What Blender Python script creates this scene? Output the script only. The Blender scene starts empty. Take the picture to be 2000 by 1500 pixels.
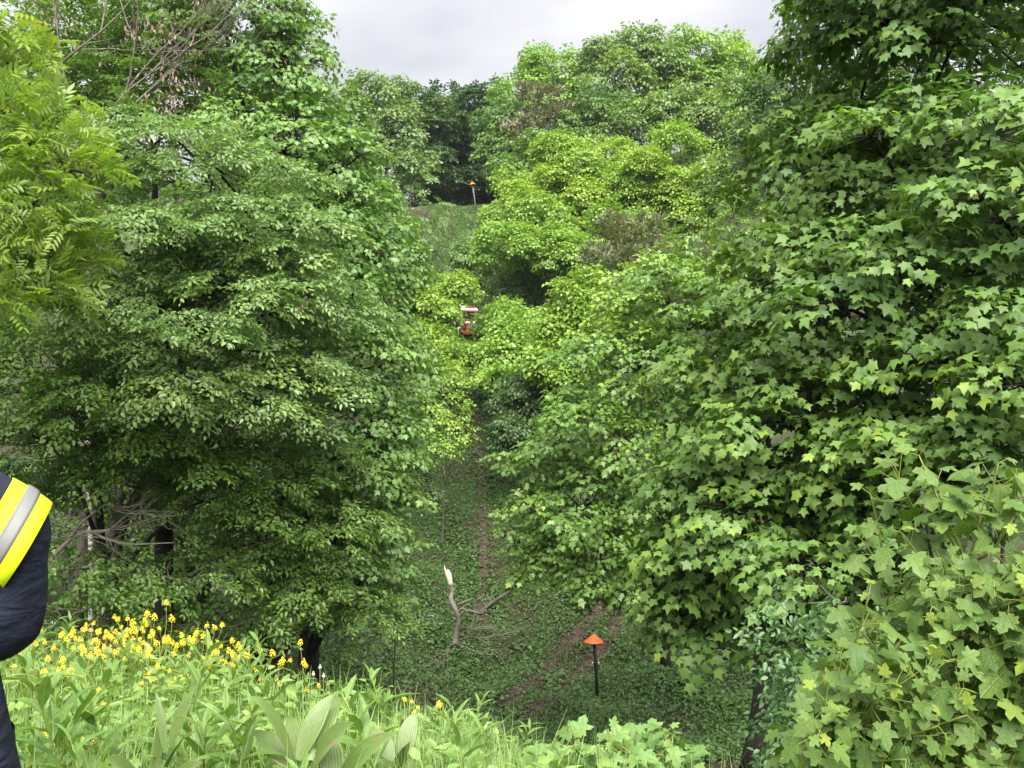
import bpy, bmesh, math
import numpy as np
from mathutils import Vector, Matrix

# ------------------------------------------------------------------ camera, sky, sun, exposure
scene = bpy.context.scene
col = scene.collection
E = 1.62                       # eye height above the bank where the camera stands
F = 1921.0                     # focal length in pixels of the 2000 px wide photograph
PITCH = math.atan(30 / F)
cam_d = bpy.data.cameras.new('camera')
cam_d.sensor_width = 36.0
cam_d.lens = 36.0 * F / 2000.0
cam_d.clip_start = 0.05
cam_d.clip_end = 2000
cam = bpy.data.objects.new('camera', cam_d)
col.objects.link(cam)
cam.location = (0, 0, E)
cam.rotation_euler = (math.pi / 2 + PITCH, 0, 0)
scene.camera = cam

SUN_DIR = Vector((0.08, -0.63, 0.77)).normalized()      # towards the sun, behind thin cloud
world = bpy.data.worlds.new('World')
scene.world = world
world.use_nodes = True
nt = world.node_tree
nt.nodes.clear()
N = nt.nodes.new
L = nt.links.new
w_out = N('ShaderNodeOutputWorld')
bg = N('ShaderNodeBackground')
sky = N('ShaderNodeTexSky')
sky.sky_type = 'NISHITA'
sky.sun_disc = False
sky.sun_elevation = math.asin(SUN_DIR.z)
sky.sun_rotation = math.atan2(SUN_DIR.x, SUN_DIR.y)
sky.dust_density = 2.0
sk = N('ShaderNodeVectorMath'); sk.operation = 'SCALE'; sk.inputs['Scale'].default_value = 0.10
L(sky.outputs[0], sk.inputs[0])
tc = N('ShaderNodeTexCoord')
sep = N('ShaderNodeSeparateXYZ'); L(tc.outputs['Generated'], sep.inputs[0])
# cloud deck seen in perspective: direction divided by its height
hgt = N('ShaderNodeMath'); hgt.operation = 'MAXIMUM'; hgt.inputs[1].default_value = 0.0
L(sep.outputs['Z'], hgt.inputs[0])
hoff = N('ShaderNodeMath'); hoff.operation = 'ADD'; hoff.inputs[1].default_value = 0.12
L(hgt.outputs[0], hoff.inputs[0])
dvx = N('ShaderNodeMath'); dvx.operation = 'DIVIDE'; L(sep.outputs['X'], dvx.inputs[0]); L(hoff.outputs[0], dvx.inputs[1])
dvy = N('ShaderNodeMath'); dvy.operation = 'DIVIDE'; L(sep.outputs['Y'], dvy.inputs[0]); L(hoff.outputs[0], dvy.inputs[1])
cmb = N('ShaderNodeCombineXYZ'); L(dvx.outputs[0], cmb.inputs[0]); L(dvy.outputs[0], cmb.inputs[1])
nz = N('ShaderNodeTexNoise'); nz.inputs['Scale'].default_value = 1.5; nz.inputs['Detail'].default_value = 6
nz.inputs['Roughness'].default_value = 0.5
L(cmb.outputs[0], nz.inputs['Vector'])
cr = N('ShaderNodeValToRGB')
cr.color_ramp.elements[0].position = 0.36; cr.color_ramp.elements[0].color = (0.71, 0.72, 0.775, 1)
cr.color_ramp.elements[1].position = 0.64; cr.color_ramp.elements[1].color = (1.04, 1.04, 1.06, 1)
L(nz.outputs['Fac'], cr.inputs[0])
# overcast sky is brighter overhead than at the horizon
gr = N('ShaderNodeMath'); gr.operation = 'MULTIPLY_ADD'; gr.inputs[1].default_value = 0.75; gr.inputs[2].default_value = 0.40
L(hgt.outputs[0], gr.inputs[0])
cl = N('ShaderNodeVectorMath'); cl.operation = 'SCALE'
L(cr.outputs[0], cl.inputs[0]); L(gr.outputs[0], cl.inputs['Scale'])
mx = N('ShaderNodeMixRGB'); mx.inputs[0].default_value = 0.93
L(sk.outputs[0], mx.inputs[1]); L(cl.outputs[0], mx.inputs[2])
L(mx.outputs[0], bg.inputs['Color'])
bg.inputs['Strength'].default_value = 0.53
L(bg.outputs[0], w_out.inputs['Surface'])

sun_d = bpy.data.lights.new('sun', 'SUN')
sun_d.energy = 4.7
sun_d.angle = math.radians(60)
sun_d.color = (1.0, 0.96, 0.88)
sun = bpy.data.objects.new('sun', sun_d)
col.objects.link(sun)
sun.rotation_euler = (-SUN_DIR).to_track_quat('-Z', 'Y').to_euler()

scene.view_settings.view_transform = 'Standard'
scene.view_settings.look = 'None'
scene.view_settings.exposure = 1.62
scene.view_settings.gamma = 1.0
scene.view_settings.use_curve_mapping = False
cy = scene.cycles
cy.use_denoising = True
cy.max_bounces = 5
cy.diffuse_bounces = 4
cy.glossy_bounces = 2
cy.transmission_bounces = 4
cy.volume_bounces = 0
cy.caustics_reflective = False
cy.caustics_refractive = False
cy.sample_clamp_indirect = 4.0

# ------------------------------------------------------------------ helpers
rng = np.random.default_rng(7)

def P(px, py, Y):
    """world point seen at photo pixel (px, py) at distance Y in front of the camera"""
    u = (px - 1000) / F
    v = (750 - py) / F
    c, s = math.cos(PITCH), math.sin(PITCH)
    fy, fz = c - v * s, s + v * c
    return np.array((u / fy * Y, Y, E + fz / fy * Y))

def project(p):
    p = np.asarray(p, float)
    c, s = math.cos(PITCH), math.sin(PITCH)
    z = p[..., 2] - E
    d = p[..., 1] * c + z * s
    v = -p[..., 1] * s + z * c
    d = np.maximum(d, 0.05)
    return 1000 + F * p[..., 0] / d, 750 - F * v / d, d

def smooth(a, b, x):
    t = np.clip((np.asarray(x, float) - a) / (b - a), 0, 1)
    return t * t * (3 - 2 * t)

_py = np.array([-40, 0, 2.2, 4.2, 5.4, 6.0, 8, 15, 22, 27, 31, 34, 49, 76, 80, 86, 100, 140, 400.])
_pz = np.array([0.6, 0.05, 0, -.12, -.28, -.62, -2.3, -5.0, -6.8, -7.05, -6.9, -5.8, 2.0, 16.55, 16.9, 16.9, 18, 21, 30.])

def brow_shift(x):
    return np.where(x < 0, np.clip(-x * .42, 0, 1.7), np.clip(-x * 1.5, -2.2, 0))

def h(x, y):
    x = np.asarray(x, float); y = np.asarray(y, float)
    # the bank edge runs away to the left: shift the profile with x
    sh = brow_shift(x) * (1 - smooth(9, 16, y))
    z = np.interp(y - sh, _py, _pz)
    z = z + 2.6 * smooth(-1.5, -7, x) * smooth(8, 15, y) * (1 - smooth(28, 40, y))
    z = z + 0.22 * np.clip(x - 3.5, 0, 14) * smooth(9, 16, y) * (1 - smooth(36, 60, y))
    z = z + 0.10 * np.clip(-x - 7, 0, 30) * smooth(8, 16, y)
    z = z - .30 * smooth(-.9, .5, x) * smooth(3.2, 4.8, y) * (1 - smooth(9, 14, y))
    z = z + smooth(60, 80, y) * (.30 * np.clip(x - 1.2, 0, 22) + .16 * np.clip(y - 76, 0, 40) * smooth(0, 4, x))
    amp = smooth(6, 14, y)
    z = z + amp * (0.10 * np.sin(x * 1.3 + y * 0.7) + 0.06 * np.sin(x * 2.9 - y * 1.7 + 1) + 0.05 * np.sin(y * 2.3 + x * 0.9))
    z = z + 0.02 * np.sin(x * 4.1 + 1.0) * np.cos(y * 3.7)
    return z

def hit(px, py, y0=7.0):
    """where the sight line through a photo pixel meets the ground"""
    ys = np.arange(y0, 110, 0.02)
    a = P(px, py, 1.0)
    xs = a[0] * ys; zs = E + (a[2] - E) * ys
    k = np.argmax(zs <= h(xs, ys))
    return np.array((xs[k], ys[k], float(h(xs[k], ys[k]))))

def tag(o, label=None, cat=None, group=None, kind=None):
    if label: o['label'] = label
    if cat: o['category'] = cat
    if group: o['group'] = group
    if kind: o['kind'] = kind
    return o

def empty(name, loc=(0, 0, 0)):
    o = bpy.data.objects.new(name, None)
    o.empty_display_size = 0.2
    o.location = loc
    col.objects.link(o)
    return o

def link(name, me, mat=None, parent=None):
    o = bpy.data.objects.new(name, me)
    col.objects.link(o)
    if mat is not None and len(me.materials) == 0:
        me.materials.append(mat)
    if parent is not None:
        o.parent = parent
        o.matrix_parent_inverse = Matrix.Translation(-Vector(parent.location))
    return o

def np_mesh(name, V, T, tint=None, smooth_shade=False, luv=None):
    """triangle mesh from numpy arrays"""
    V = np.ascontiguousarray(V, np.float32).reshape(-1, 3)
    T = np.ascontiguousarray(T, np.int32).reshape(-1, 3)
    me = bpy.data.meshes.new(name)
    me.vertices.add(len(V)); me.vertices.foreach_set('co', V.ravel())
    me.loops.add(T.size); me.loops.foreach_set('vertex_index', T.ravel())
    me.polygons.add(len(T)); me.polygons.foreach_set('loop_start', np.arange(0, T.size, 3, dtype=np.int32))
    if smooth_shade:
        me.polygons.foreach_set('use_smooth', np.ones(len(T), bool))
    if tint is not None:
        a = me.attributes.new('tint', 'FLOAT', 'POINT')
        a.data.foreach_set('value', np.ascontiguousarray(tint, np.float32))
    if luv is not None:
        a = me.attributes.new('luv', 'FLOAT_VECTOR', 'POINT')
        a.data.foreach_set('vector', np.ascontiguousarray(luv, np.float32).ravel())
    me.update(calc_edges=True)
    return me

class Tubes:
    """collects tapered tubes along paths; sides per tube"""
    def __init__(s): s.V = []; s.T = []; s.n = 0
    def add(s, pts, rad, sides=6, cap=True, wob=0.0):
        pts = np.asarray(pts, float); rad = np.asarray(rad, float) * np.ones(len(pts))
        tan = np.gradient(pts, axis=0)
        tan /= np.linalg.norm(tan, axis=1)[:, None] + 1e-9
        ref = np.array((1., 0, 0)) if abs(tan[0][0]) < 0.8 else np.array((0, 1., 0))
        ang = np.linspace(0, 2 * np.pi, sides, endpoint=False)
        V = []
        for i in range(len(pts)):
            u = np.cross(tan[i], ref); u /= np.linalg.norm(u) + 1e-9
            w = np.cross(tan[i], u)
            ref = np.cross(u, tan[i]) * 0 + ref
            r = rad[i] * (1 + (wob * rng.normal(size=sides) if wob else 0))
            V.append(pts[i] + np.outer(np.cos(ang) * r, u) + np.outer(np.sin(ang) * r, w))
        V = np.concatenate(V)
        T = []
        m = sides
        for i in range(len(pts) - 1):
            for k in range(m):
                a = i * m + k; b = i * m + (k + 1) % m
                T += [(a, b, b + m), (a, b + m, a + m)]
        if cap:
            c = len(V); V = np.vstack([V, pts[-1] + tan[-1] * rad[-1] * 0.3, pts[0]])
            o = (len(pts) - 1) * m
            for k in range(m):
                T += [(o + k, o + (k + 1) % m, c), ((k + 1) % m, k, c + 1)]
        s.V.append(V); s.T.append(np.array(T) + s.n); s.n += len(V)
    def segs(s, A, B, ra, rb, sides=4):
        """many straight tapered twigs at once"""
        A = np.asarray(A, float).reshape(-1, 3); B = np.asarray(B, float).reshape(-1, 3)
        if len(A) == 0: return
        d = B - A; d /= np.linalg.norm(d, axis=1)[:, None] + 1e-9
        ref = np.where(np.abs(d[:, :1]) < 0.8, np.array((1., 0, 0)), np.array((0, 1., 0)))
        u = np.cross(d, ref); u /= np.linalg.norm(u, axis=1)[:, None] + 1e-9
        w = np.cross(d, u)
        ra = np.asarray(ra, float) * np.ones(len(A)); rb = np.asarray(rb, float) * np.ones(len(A))
        ang = np.linspace(0, 2 * np.pi, sides, endpoint=False)
        ring = np.cos(ang)[None, :, None] * u[:, None] + np.sin(ang)[None, :, None] * w[:, None]
        V = np.concatenate([A[:, None] + ring * ra[:, None, None], B[:, None] + ring * rb[:, None, None]], axis=1)
        t = []
        for k in range(sides):
            a, b = k, (k + 1) % sides
            t += [(a, b, b + sides), (a, b + sides, a + sides)]
        T = np.array(t)[None] + (np.arange(len(A)) * 2 * sides)[:, None, None]
        s.V.append(V.reshape(-1, 3)); s.T.append(T.reshape(-1, 3) + s.n); s.n += len(A) * 2 * sides
    def mesh(s, name):
        return np_mesh(name, np.concatenate(s.V), np.concatenate(s.T), smooth_shade=True)

def curve_pts(pts, n=8):
    """smooth path through points (Catmull-Rom)"""
    p = np.asarray(pts, float)
    p = np.vstack([2 * p[0] - p[1], p, 2 * p[-1] - p[-2]])
    out = []
    for i in range(1, len(p) - 2):
        for t in np.linspace(0, 1, n, endpoint=False):
            out.append(0.5 * ((2 * p[i]) + (p[i + 1] - p[i - 1]) * t + (2 * p[i - 1] - 5 * p[i] + 4 * p[i + 1] - p[i + 2]) * t * t
                              + (3 * p[i] - p[i - 1] - 3 * p[i + 1] + p[i + 2]) * t ** 3))
    out.append(p[-2])
    return np.array(out)

def unit(v):
    v = np.asarray(v, float)
    return v / (np.linalg.norm(v, axis=-1, keepdims=True) + 1e-9)

def frames(pos, axis, normal, scale):
    """4x4 matrices: y along axis, z near normal"""
    y = unit(axis); x = unit(np.cross(y, normal)); z = np.cross(x, y)
    M = np.zeros((len(pos), 4, 4))
    s = (np.asarray(scale, float) * np.ones(len(pos)))[:, None]
    M[:, :3, 0] = x * s; M[:, :3, 1] = y * s; M[:, :3, 2] = z * s; M[:, :3, 3] = pos; M[:, 3, 3] = 1
    return M

# ------------------------------------------------------------------ materials
def mat_new(name):
    m = bpy.data.materials.new(name); m.use_nodes = True
    return m, m.node_tree, m.node_tree.nodes['Principled BSDF']

def leaf_mat(name, a, b, young=None, rough=0.42, trans=0.40, spec=0.5, back=1.15, veins=0.0):
    """leaf: colour runs from a to b with each leaf's own tint, a few young ones; light passes through the blade"""
    m, t, bs = mat_new(name)
    n = t.nodes.new; l = t.links.new
    at = n('ShaderNodeAttribute'); at.attribute_name = 'tint'
    r = n('ShaderNodeValToRGB')
    r.color_ramp.elements[0].position = 0.0; r.color_ramp.elements[0].color = (*a, 1)
    r.color_ramp.elements[1].position = 0.80; r.color_ramp.elements[1].color = (*b, 1)
    e = r.color_ramp.elements.new(0.97); e.color = (*(young or b), 1)
    l(at.outputs['Fac'], r.inputs[0])
    src_col = r.outputs[0]
    if veins:
        # ribs fanning out from the stalk, finer mottling between them
        uv = n('ShaderNodeAttribute'); uv.attribute_name = 'luv'
        sp = n('ShaderNodeSeparateXYZ'); l(uv.outputs['Vector'], sp.inputs[0])
        def mth(op, a_, b_=None):
            k = n('ShaderNodeMath'); k.operation = op
            for i, v in enumerate((a_, b_)):
                if v is None: continue
                if isinstance(v, (int, float)): k.inputs[i].default_value = v
                else: l(v, k.inputs[i])
            return k.outputs[0]
        ang = mth('ABSOLUTE', mth('ARCTAN2', sp.outputs['X'], mth('ADD', sp.outputs['Y'], .02)))
        dv = mth('PINGPONG', ang, .42)
        rad = mth('SQRT', mth('ADD', mth('MULTIPLY', sp.outputs['X'], sp.outputs['X']), mth('MULTIPLY', sp.outputs['Y'], sp.outputs['Y'])))
        dist = mth('MULTIPLY', dv, rad)
        vein = mth('SUBTRACT', 1.0, mth('MULTIPLY', dist, 38.0)); vein = mth('MAXIMUM', vein, 0.0)
        ln = n('ShaderNodeTexNoise'); ln.inputs['Scale'].default_value = 9.0; ln.inputs['Detail'].default_value = 4
        l(uv.outputs['Vector'], ln.inputs['Vector'])
        side = mth('PINGPONG', mth('ADD', mth('MULTIPLY', rad, 1.0), mth('MULTIPLY', dv, -.9)), .055)
        sv = mth('MAXIMUM', mth('SUBTRACT', 1.0, mth('MULTIPLY', side, 90.0)), 0.0)
        allv = mth('MAXIMUM', vein, mth('MULTIPLY', sv, .45))
        vm = n('ShaderNodeMixRGB'); vm.blend_type = 'MULTIPLY'; vm.inputs[0].default_value = 1
        vr = n('ShaderNodeValToRGB'); vr.color_ramp.elements[0].position = .3; vr.color_ramp.elements[0].color = (.72, .74, .75, 1)
        vr.color_ramp.elements[1].position = .7; vr.color_ramp.elements[1].color = (1.15, 1.12, 1.05, 1)
        l(ln.outputs['Fac'], vr.inputs[0]); l(src_col, vm.inputs[1]); l(vr.outputs[0], vm.inputs[2])
        v2 = n('ShaderNodeMixRGB'); v2.inputs[2].default_value = (b[0] * 1.9, b[1] * 1.45, b[2] * 1.7, 1)
        l(mth('MULTIPLY', allv, veins), v2.inputs[0]); l(vm.outputs[0], v2.inputs[1])
        src_col = v2.outputs[0]
        bp = n('ShaderNodeBump'); bp.inputs['Strength'].default_value = .5; bp.inputs['Distance'].default_value = .006; bp.invert = True
        hh = mth('ADD', allv, mth('MULTIPLY', ln.outputs['Fac'], .8))
        l(hh, bp.inputs['Height']); l(bp.outputs[0], bs.inputs['Normal'])
    geo = n('ShaderNodeNewGeometry')
    pale = n('ShaderNodeMixRGB'); pale.blend_type = 'MULTIPLY'
    pale.inputs[2].default_value = (back, back * 0.98, back * 1.25, 1)
    l(geo.outputs['Backfacing'], pale.inputs[0]); l(src_col, pale.inputs[1])
    l(pale.outputs[0], bs.inputs['Base Color'])
    bs.inputs['Roughness'].default_value = rough
    bs.inputs['Specular IOR Level'].default_value = spec
    tr = n('ShaderNodeBsdfTranslucent')
    tm = n('ShaderNodeMixRGB'); tm.blend_type = 'MULTIPLY'; tm.inputs[0].default_value = 1
    tm.inputs[2].default_value = (1.05, 1.15, 0.55, 1)
    l(src_col, tm.inputs[1]); l(tm.outputs[0], tr.inputs[0])
    ms = n('ShaderNodeMixShader'); ms.inputs[0].default_value = trans
    l(bs.outputs[0], ms.inputs[1]); l(tr.outputs[0], ms.inputs[2])
    l(ms.outputs[0], t.nodes['Material Output'].inputs['Surface'])
    return m

def noise_mat(name, a, b, scale=8, rough=0.85, bump=0.3, detail=6, stretch=(1, 1, 1), spec=0.3, c=None):
    m, t, bs = mat_new(name)
    n = t.nodes.new; l = t.links.new
    tc = n('ShaderNodeTexCoord'); mp = n('ShaderNodeMapping'); mp.inputs['Scale'].default_value = stretch
    l(tc.outputs['Object'], mp.inputs[0])
    nz = n('ShaderNodeTexNoise'); nz.inputs['Scale'].default_value = scale; nz.inputs['Detail'].default_value = detail
    nz.inputs['Roughness'].default_value = 0.65
    l(mp.outputs[0], nz.inputs['Vector'])
    r = n('ShaderNodeValToRGB')
    r.color_ramp.elements[0].position = 0.33; r.color_ramp.elements[0].color = (*a, 1)
    r.color_ramp.elements[1].position = 0.68; r.color_ramp.elements[1].color = (*b, 1)
    if c:
        e = r.color_ramp.elements.new(0.5); e.color = (*c, 1)
    l(nz.outputs['Fac'], r.inputs[0]); l(r.outputs[0], bs.inputs['Base Color'])
    bs.inputs['Roughness'].default_value = rough
    bs.inputs['Specular IOR Level'].default_value = spec
    if bump:
        bp = n('ShaderNodeBump'); bp.inputs['Strength'].default_value = bump; bp.inputs['Distance'].default_value = 0.03
        l(nz.outputs['Fac'], bp.inputs['Height']); l(bp.outputs[0], bs.inputs['Normal'])
    return m

M = {}
M['maple_big'] = leaf_mat('sycamore_leaf', (.056, .122, .022), (.122, .215, .032), (.17, .26, .03), rough=.5, spec=.4)
M['maple_sap'] = leaf_mat('sapling_leaf', (.058, .13, .022), (.125, .215, .034), (.22, .30, .03), rough=.46, spec=.42, veins=.5)
M['maple_left'] = leaf_mat('maple_leaf', (.08, .168, .034), (.155, .27, .052), (.20, .30, .05))
M['maple_mid'] = leaf_mat('mid_maple_leaf', (.075, .16, .026), (.15, .265, .036), (.22, .32, .032))
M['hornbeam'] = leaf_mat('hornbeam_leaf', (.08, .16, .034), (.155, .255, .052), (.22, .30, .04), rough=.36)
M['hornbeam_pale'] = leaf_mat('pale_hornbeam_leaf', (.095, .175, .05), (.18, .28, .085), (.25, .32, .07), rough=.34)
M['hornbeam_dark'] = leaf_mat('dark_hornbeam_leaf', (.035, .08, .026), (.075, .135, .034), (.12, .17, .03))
M['ash'] = leaf_mat('ash_leaf', (.15, .255, .042), (.23, .325, .048), (.29, .355, .048), trans=.5)
M['ash_far'] = leaf_mat('far_ash_leaf', (.15, .285, .042), (.245, .365, .05), (.29, .39, .05), trans=.4)
M['green_far'] = leaf_mat('far_leaf', (.08, .165, .04), (.15, .245, .05), (.19, .27, .05), trans=.4)
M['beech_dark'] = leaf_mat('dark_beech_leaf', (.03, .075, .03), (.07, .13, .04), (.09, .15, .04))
M['pale_far'] = leaf_mat('pale_far_leaf', (.09, .17, .055), (.16, .25, .07), (.19, .27, .07), trans=.4)
M['olive'] = leaf_mat('olive_leaf', (.09, .12, .045), (.18, .20, .085), (.24, .22, .11))
M['rust'] = leaf_mat('rusty_leaf', (.075, .095, .045), (.155, .145, .075), (.20, .16, .09))
M['dead_leaf'] = leaf_mat('dead_leaf', (.11, .08, .055), (.20, .14, .095), (.26, .18, .12), rough=.7, trans=.15)
M['litter'] = leaf_mat('leaf_litter', (.045, .028, .018), (.12, .078, .048), (.2, .14, .09), rough=.8, trans=.1)
M['yellow_tree'] = leaf_mat('yellow_green_leaf', (.17, .30, .04), (.265, .37, .045), (.30, .39, .045), trans=.4)
M['cover'] = leaf_mat('ground_cover_leaf', (.042, .10, .022), (.09, .175, .036), (.14, .21, .05), rough=.45)
M['grass'] = leaf_mat('grass_blade', (.13, .23, .045), (.22, .33, .075), (.34, .38, .16), rough=.45, trans=.4)
M['herb'] = leaf_mat('herb_leaf', (.09, .20, .04), (.165, .29, .06), (.24, .34, .08), rough=.40, veins=.3, trans=.38)
M['shrub'] = leaf_mat('shrub_leaf', (.045, .11, .036), (.085, .165, .055), (.12, .19, .07), rough=.34)
M['willow'] = leaf_mat('silvery_leaf', (.09, .14, .07), (.17, .22, .12), (.20, .24, .14), rough=.3)
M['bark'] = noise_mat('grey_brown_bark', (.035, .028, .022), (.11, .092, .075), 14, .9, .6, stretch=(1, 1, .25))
M['bark_dark'] = noise_mat('shade_darkened_bark', (.015, .013, .011), (.042, .036, .031), 14, .9, .6, stretch=(1, 1, .25))  # dark bark, toned down further: the shade under the crowns is in its colour
M['twig_grey'] = noise_mat('dry_grey_twig', (.12, .10, .085), (.24, .21, .18), 20, .9, .3)
M['twig_green'] = noise_mat('green_stalk', (.12, .17, .03), (.19, .21, .05), 9, .6, 0)
M['dirt'] = noise_mat('bare_earth', (.022, .016, .012), (.075, .053, .040), 5.5, .95, .8, c=(.045, .032, .024))
M['wood_raw'] = noise_mat('fresh_split_wood', (.46, .37, .27), (.68, .58, .45), 9, .8, .5, stretch=(3, 3, .4))

# ------------------------------------------------------------------ ground
def build_ground():
    ys = np.concatenate([np.arange(-30, 1, 2.), np.arange(1, 12, .2), np.arange(12, 40, .35), np.arange(40, 90, .7), np.arange(90, 146, 5.)])
    xs = np.concatenate([np.arange(-80, -20, 6.), np.arange(-20, -8, 1.), np.arange(-8, 12, .35), np.arange(12, 24, 1.), np.arange(24, 85, 6.)])
    X, Y = np.meshgrid(xs, ys)
    Z = h(X, Y)
    V = np.stack([X, Y, Z], -1).reshape(-1, 3)
    nx = len(xs); ny = len(ys)
    i = np.arange(nx - 1)[None] + np.arange(ny - 1)[:, None] * nx
    i = i.ravel()
    T = np.concatenate([np.stack([i, i + 1, i + nx + 1], 1), np.stack([i, i + nx + 1, i + nx], 1)])
    me = np_mesh('ground', V, T, smooth_shade=True)
    m, t, bs = mat_new('woodland_soil_and_moss')
    n = t.nodes.new; l = t.links.new
    tc = n('ShaderNodeTexCoord')
    n1 = n('ShaderNodeTexNoise'); n1.inputs['Scale'].default_value = 0.55; n1.inputs['Detail'].default_value = 5
    n2 = n('ShaderNodeTexNoise'); n2.inputs['Scale'].default_value = 11; n2.inputs['Detail'].default_value = 7
    n2.inputs['Roughness'].default_value = .7
    l(tc.outputs['Object'], n1.inputs['Vector']); l(tc.outputs['Object'], n2.inputs['Vector'])
    r1 = n('ShaderNodeValToRGB')
    r1.color_ramp.elements[0].position = .35; r1.color_ramp.elements[0].color = (.02, .017, .011, 1)
    r1.color_ramp.elements[1].position = .72; r1.color_ramp.elements[1].color = (.055, .047, .026, 1)
    r2 = n('ShaderNodeValToRGB')
    r2.color_ramp.elements[0].position = .35; r2.color_ramp.elements[0].color = (.02, .036, .012, 1)
    r2.color_ramp.elements[1].position = .7; r2.color_ramp.elements[1].color = (.05, .09, .024, 1)
    l(n2.outputs['Fac'], r1.inputs[0]); l(n2.outputs['Fac'], r2.inputs[0])
    rm = n('ShaderNodeValToRGB'); rm.color_ramp.elements[0].position = .42; rm.color_ramp.elements[1].position = .58
    l(n1.outputs['Fac'], rm.inputs[0])
    mixn = n('ShaderNodeMixRGB'); l(rm.outputs[0], mixn.inputs[0]); l(r1.outputs[0], mixn.inputs[1]); l(r2.outputs[0], mixn.inputs[2])
    l(mixn.outputs[0], bs.inputs['Base Color'])
    bs.inputs['Roughness'].default_value = .95; bs.inputs['Specular IOR Level'].default_value = .2
    bp = n('ShaderNodeBump'); bp.inputs['Strength'].default_value = .6; bp.inputs['Distance'].default_value = .08
    l(n2.outputs['Fac'], bp.inputs['Height']); l(bp.outputs[0], bs.inputs['Normal'])
    o = link('ground', me, m); tag(o, 'sloping woodland ground falling into a gully and rising up a hill', kind='structure')
build_ground()

def strip(name, path, width, label, lift=0.05):
    """a worn earth track lying on the ground"""
    p = curve_pts(np.array(path), 10)[:, :2]
    d = np.gradient(p, axis=0); d /= np.linalg.norm(d, axis=1)[:, None]
    nrm = np.stack([d[:, 1], -d[:, 0]], 1)
    k = 5
    V = []
    for i in range(len(p)):
        w = width * (1 + .28 * math.sin(i * 1.7) + .2 * rng.normal()) * .5
        for j in range(k):
            t = j / (k - 1) * 2 - 1
            q = p[i] + nrm[i] * t * w
            V.append((q[0], q[1], float(h(q[0], q[1])) + lift - .03 * abs(t) ** 2))
    T = []
    for i in range(len(p) - 1):
        for j in range(k - 1):
            a = i * k + j
            T += [(a, a + 1, a + k + 1), (a, a + k + 1, a + k)]
    me = np_mesh(name, np.array(V), np.array(T), smooth_shade=True)
    o = link(name, me, M['dirt']); tag(o, label, kind='structure')
    return p, width

tracks = []
tracks.append(strip('footpath', [hit(905, 690), hit(922, 765), hit(932, 850), hit(940, 960), hit(944, 1080), hit(941, 1170), hit(935, 1215)], .32,
                    'narrow brown earth path running straight up the hillside'))
tracks.append(strip('wheel_rut', [hit(985, 1385), hit(1040, 1335), hit(1090, 1283), hit(1135, 1232), hit(1170, 1190), hit(1200, 1150)], .56,
                    'brown wheel rut climbing past the marker post, on its uphill side'))
tracks.append(strip('wheel_rut', [hit(1025, 1412), hit(1085, 1362), hit(1130, 1318), hit(1180, 1265), hit(1215, 1205), hit(1240, 1165)], .50,
                    'brown wheel rut passing right behind the marker post'))

# ------------------------------------------------------------------ leaf blades and sprays
def outline_leaf(right, centre, fold=.10, droop=.30, curl=.30):
    pts = [(x, y) for x, y in right]
    full = pts + [(-x, y) for x, y in reversed(pts[1:-1])]
    V = [(centre[0], centre[1])] + full
    V = np.array([(x, y, fold * abs(x) - droop * max(0, y - .3) ** 2 - curl * x * x) for x, y in V])
    n = len(full)
    T = np.array([(0, 1 + i, 1 + (i + 1) % n) for i in range(n)])[:, ::-1]
    return V, T
LEAF = {}
VEINED = ('maple_hi', 'lance')
LEAF['maple_hi'] = outline_leaf([(0, .03), (.16, -.08), (.40, .00), (.29, .25), (.50, .34), (.60, .56), (.23, .54), (.26, .74), (0, 1.0)], (0, .28))
LEAF['maple_md'] = outline_leaf([(0, .02), (.37, -.02), (.30, .22), (.46, .31), (.58, .57), (.26, .58), (0, 1.0)], (0, .28))
LEAF['maple_lo'] = outline_leaf([(0, .0), (.38, .02), (.30, .24), (.56, .53), (.26, .58), (0, 1.0)], (0, .28))
def ovate(w, sag=.12):
    V = np.array([(0, 0, 0), (w * .85, .3, w * .35), (w * .8, .65, w * .3 - sag * .4), (0, 1, -sag), (-w * .8, .65, w * .3 - sag * .4), (-w * .85, .3, w * .35)])
    T = np.array([(0, 1, 2), (0, 2, 3), (0, 3, 4), (0, 4, 5)])
    return V, T
LEAF['ovate'] = ovate(.30)
LEAF['ovate_narrow'] = ovate(.19, .2)
LEAF['ivy'] = (np.array([(0, 0, 0), (.40, .45, .12), (0, 1, -.1), (-.40, .45, .12)]), np.array([(0, 1, 2), (0, 2, 3)]))
def compound(npair, w, lw, tris4=True):
    """pinnate leaf: leaflets in pairs along a stalk"""
    Vs, Ts, n = [], [], 0
    base = ovate(w, .12) if tris4 else (np.array([(0, 0, 0), (w, .45, .08), (0, 1, -.1), (-w, .45, .08)]), np.array([(0, 1, 2), (0, 2, 3)]))
    spots = []
    for i in range(npair):
        y = .28 + .62 * i / max(1, npair - 1) * .9
        spots += [(y, 1.05, lw * (1 - .12 * i / npair)), (y, -1.05, lw * (1 - .12 * i / npair))]
    spots.append((.85, 0, lw * 1.1))
    for y, a, s in spots:
        V = base[0] * s
        c, sn = math.cos(-a), math.sin(-a)
        R = np.array([(c, -sn, 0), (sn, c, 0), (0, 0, 1)])
        V = V @ R.T + np.array((0, y, -.25 * y * y))
        V[:, 2] -= .25 * np.abs(V[:, 0]) ** 1.5
        Vs.append(V); Ts.append(base[1] + n); n += len(V)
    Vs.append(np.array([(-.008, 0, 0), (.008, 0, 0), (0, .95, -.24)])); Ts.append(np.array([(0, 1, 2)]) + n)
    return np.concatenate(Vs), np.concatenate(Ts)
LEAF['ash_hi'] = compound(4, .19, .40, True)
LEAF['ash_lo'] = compound(3, .34, .60, False)

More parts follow.
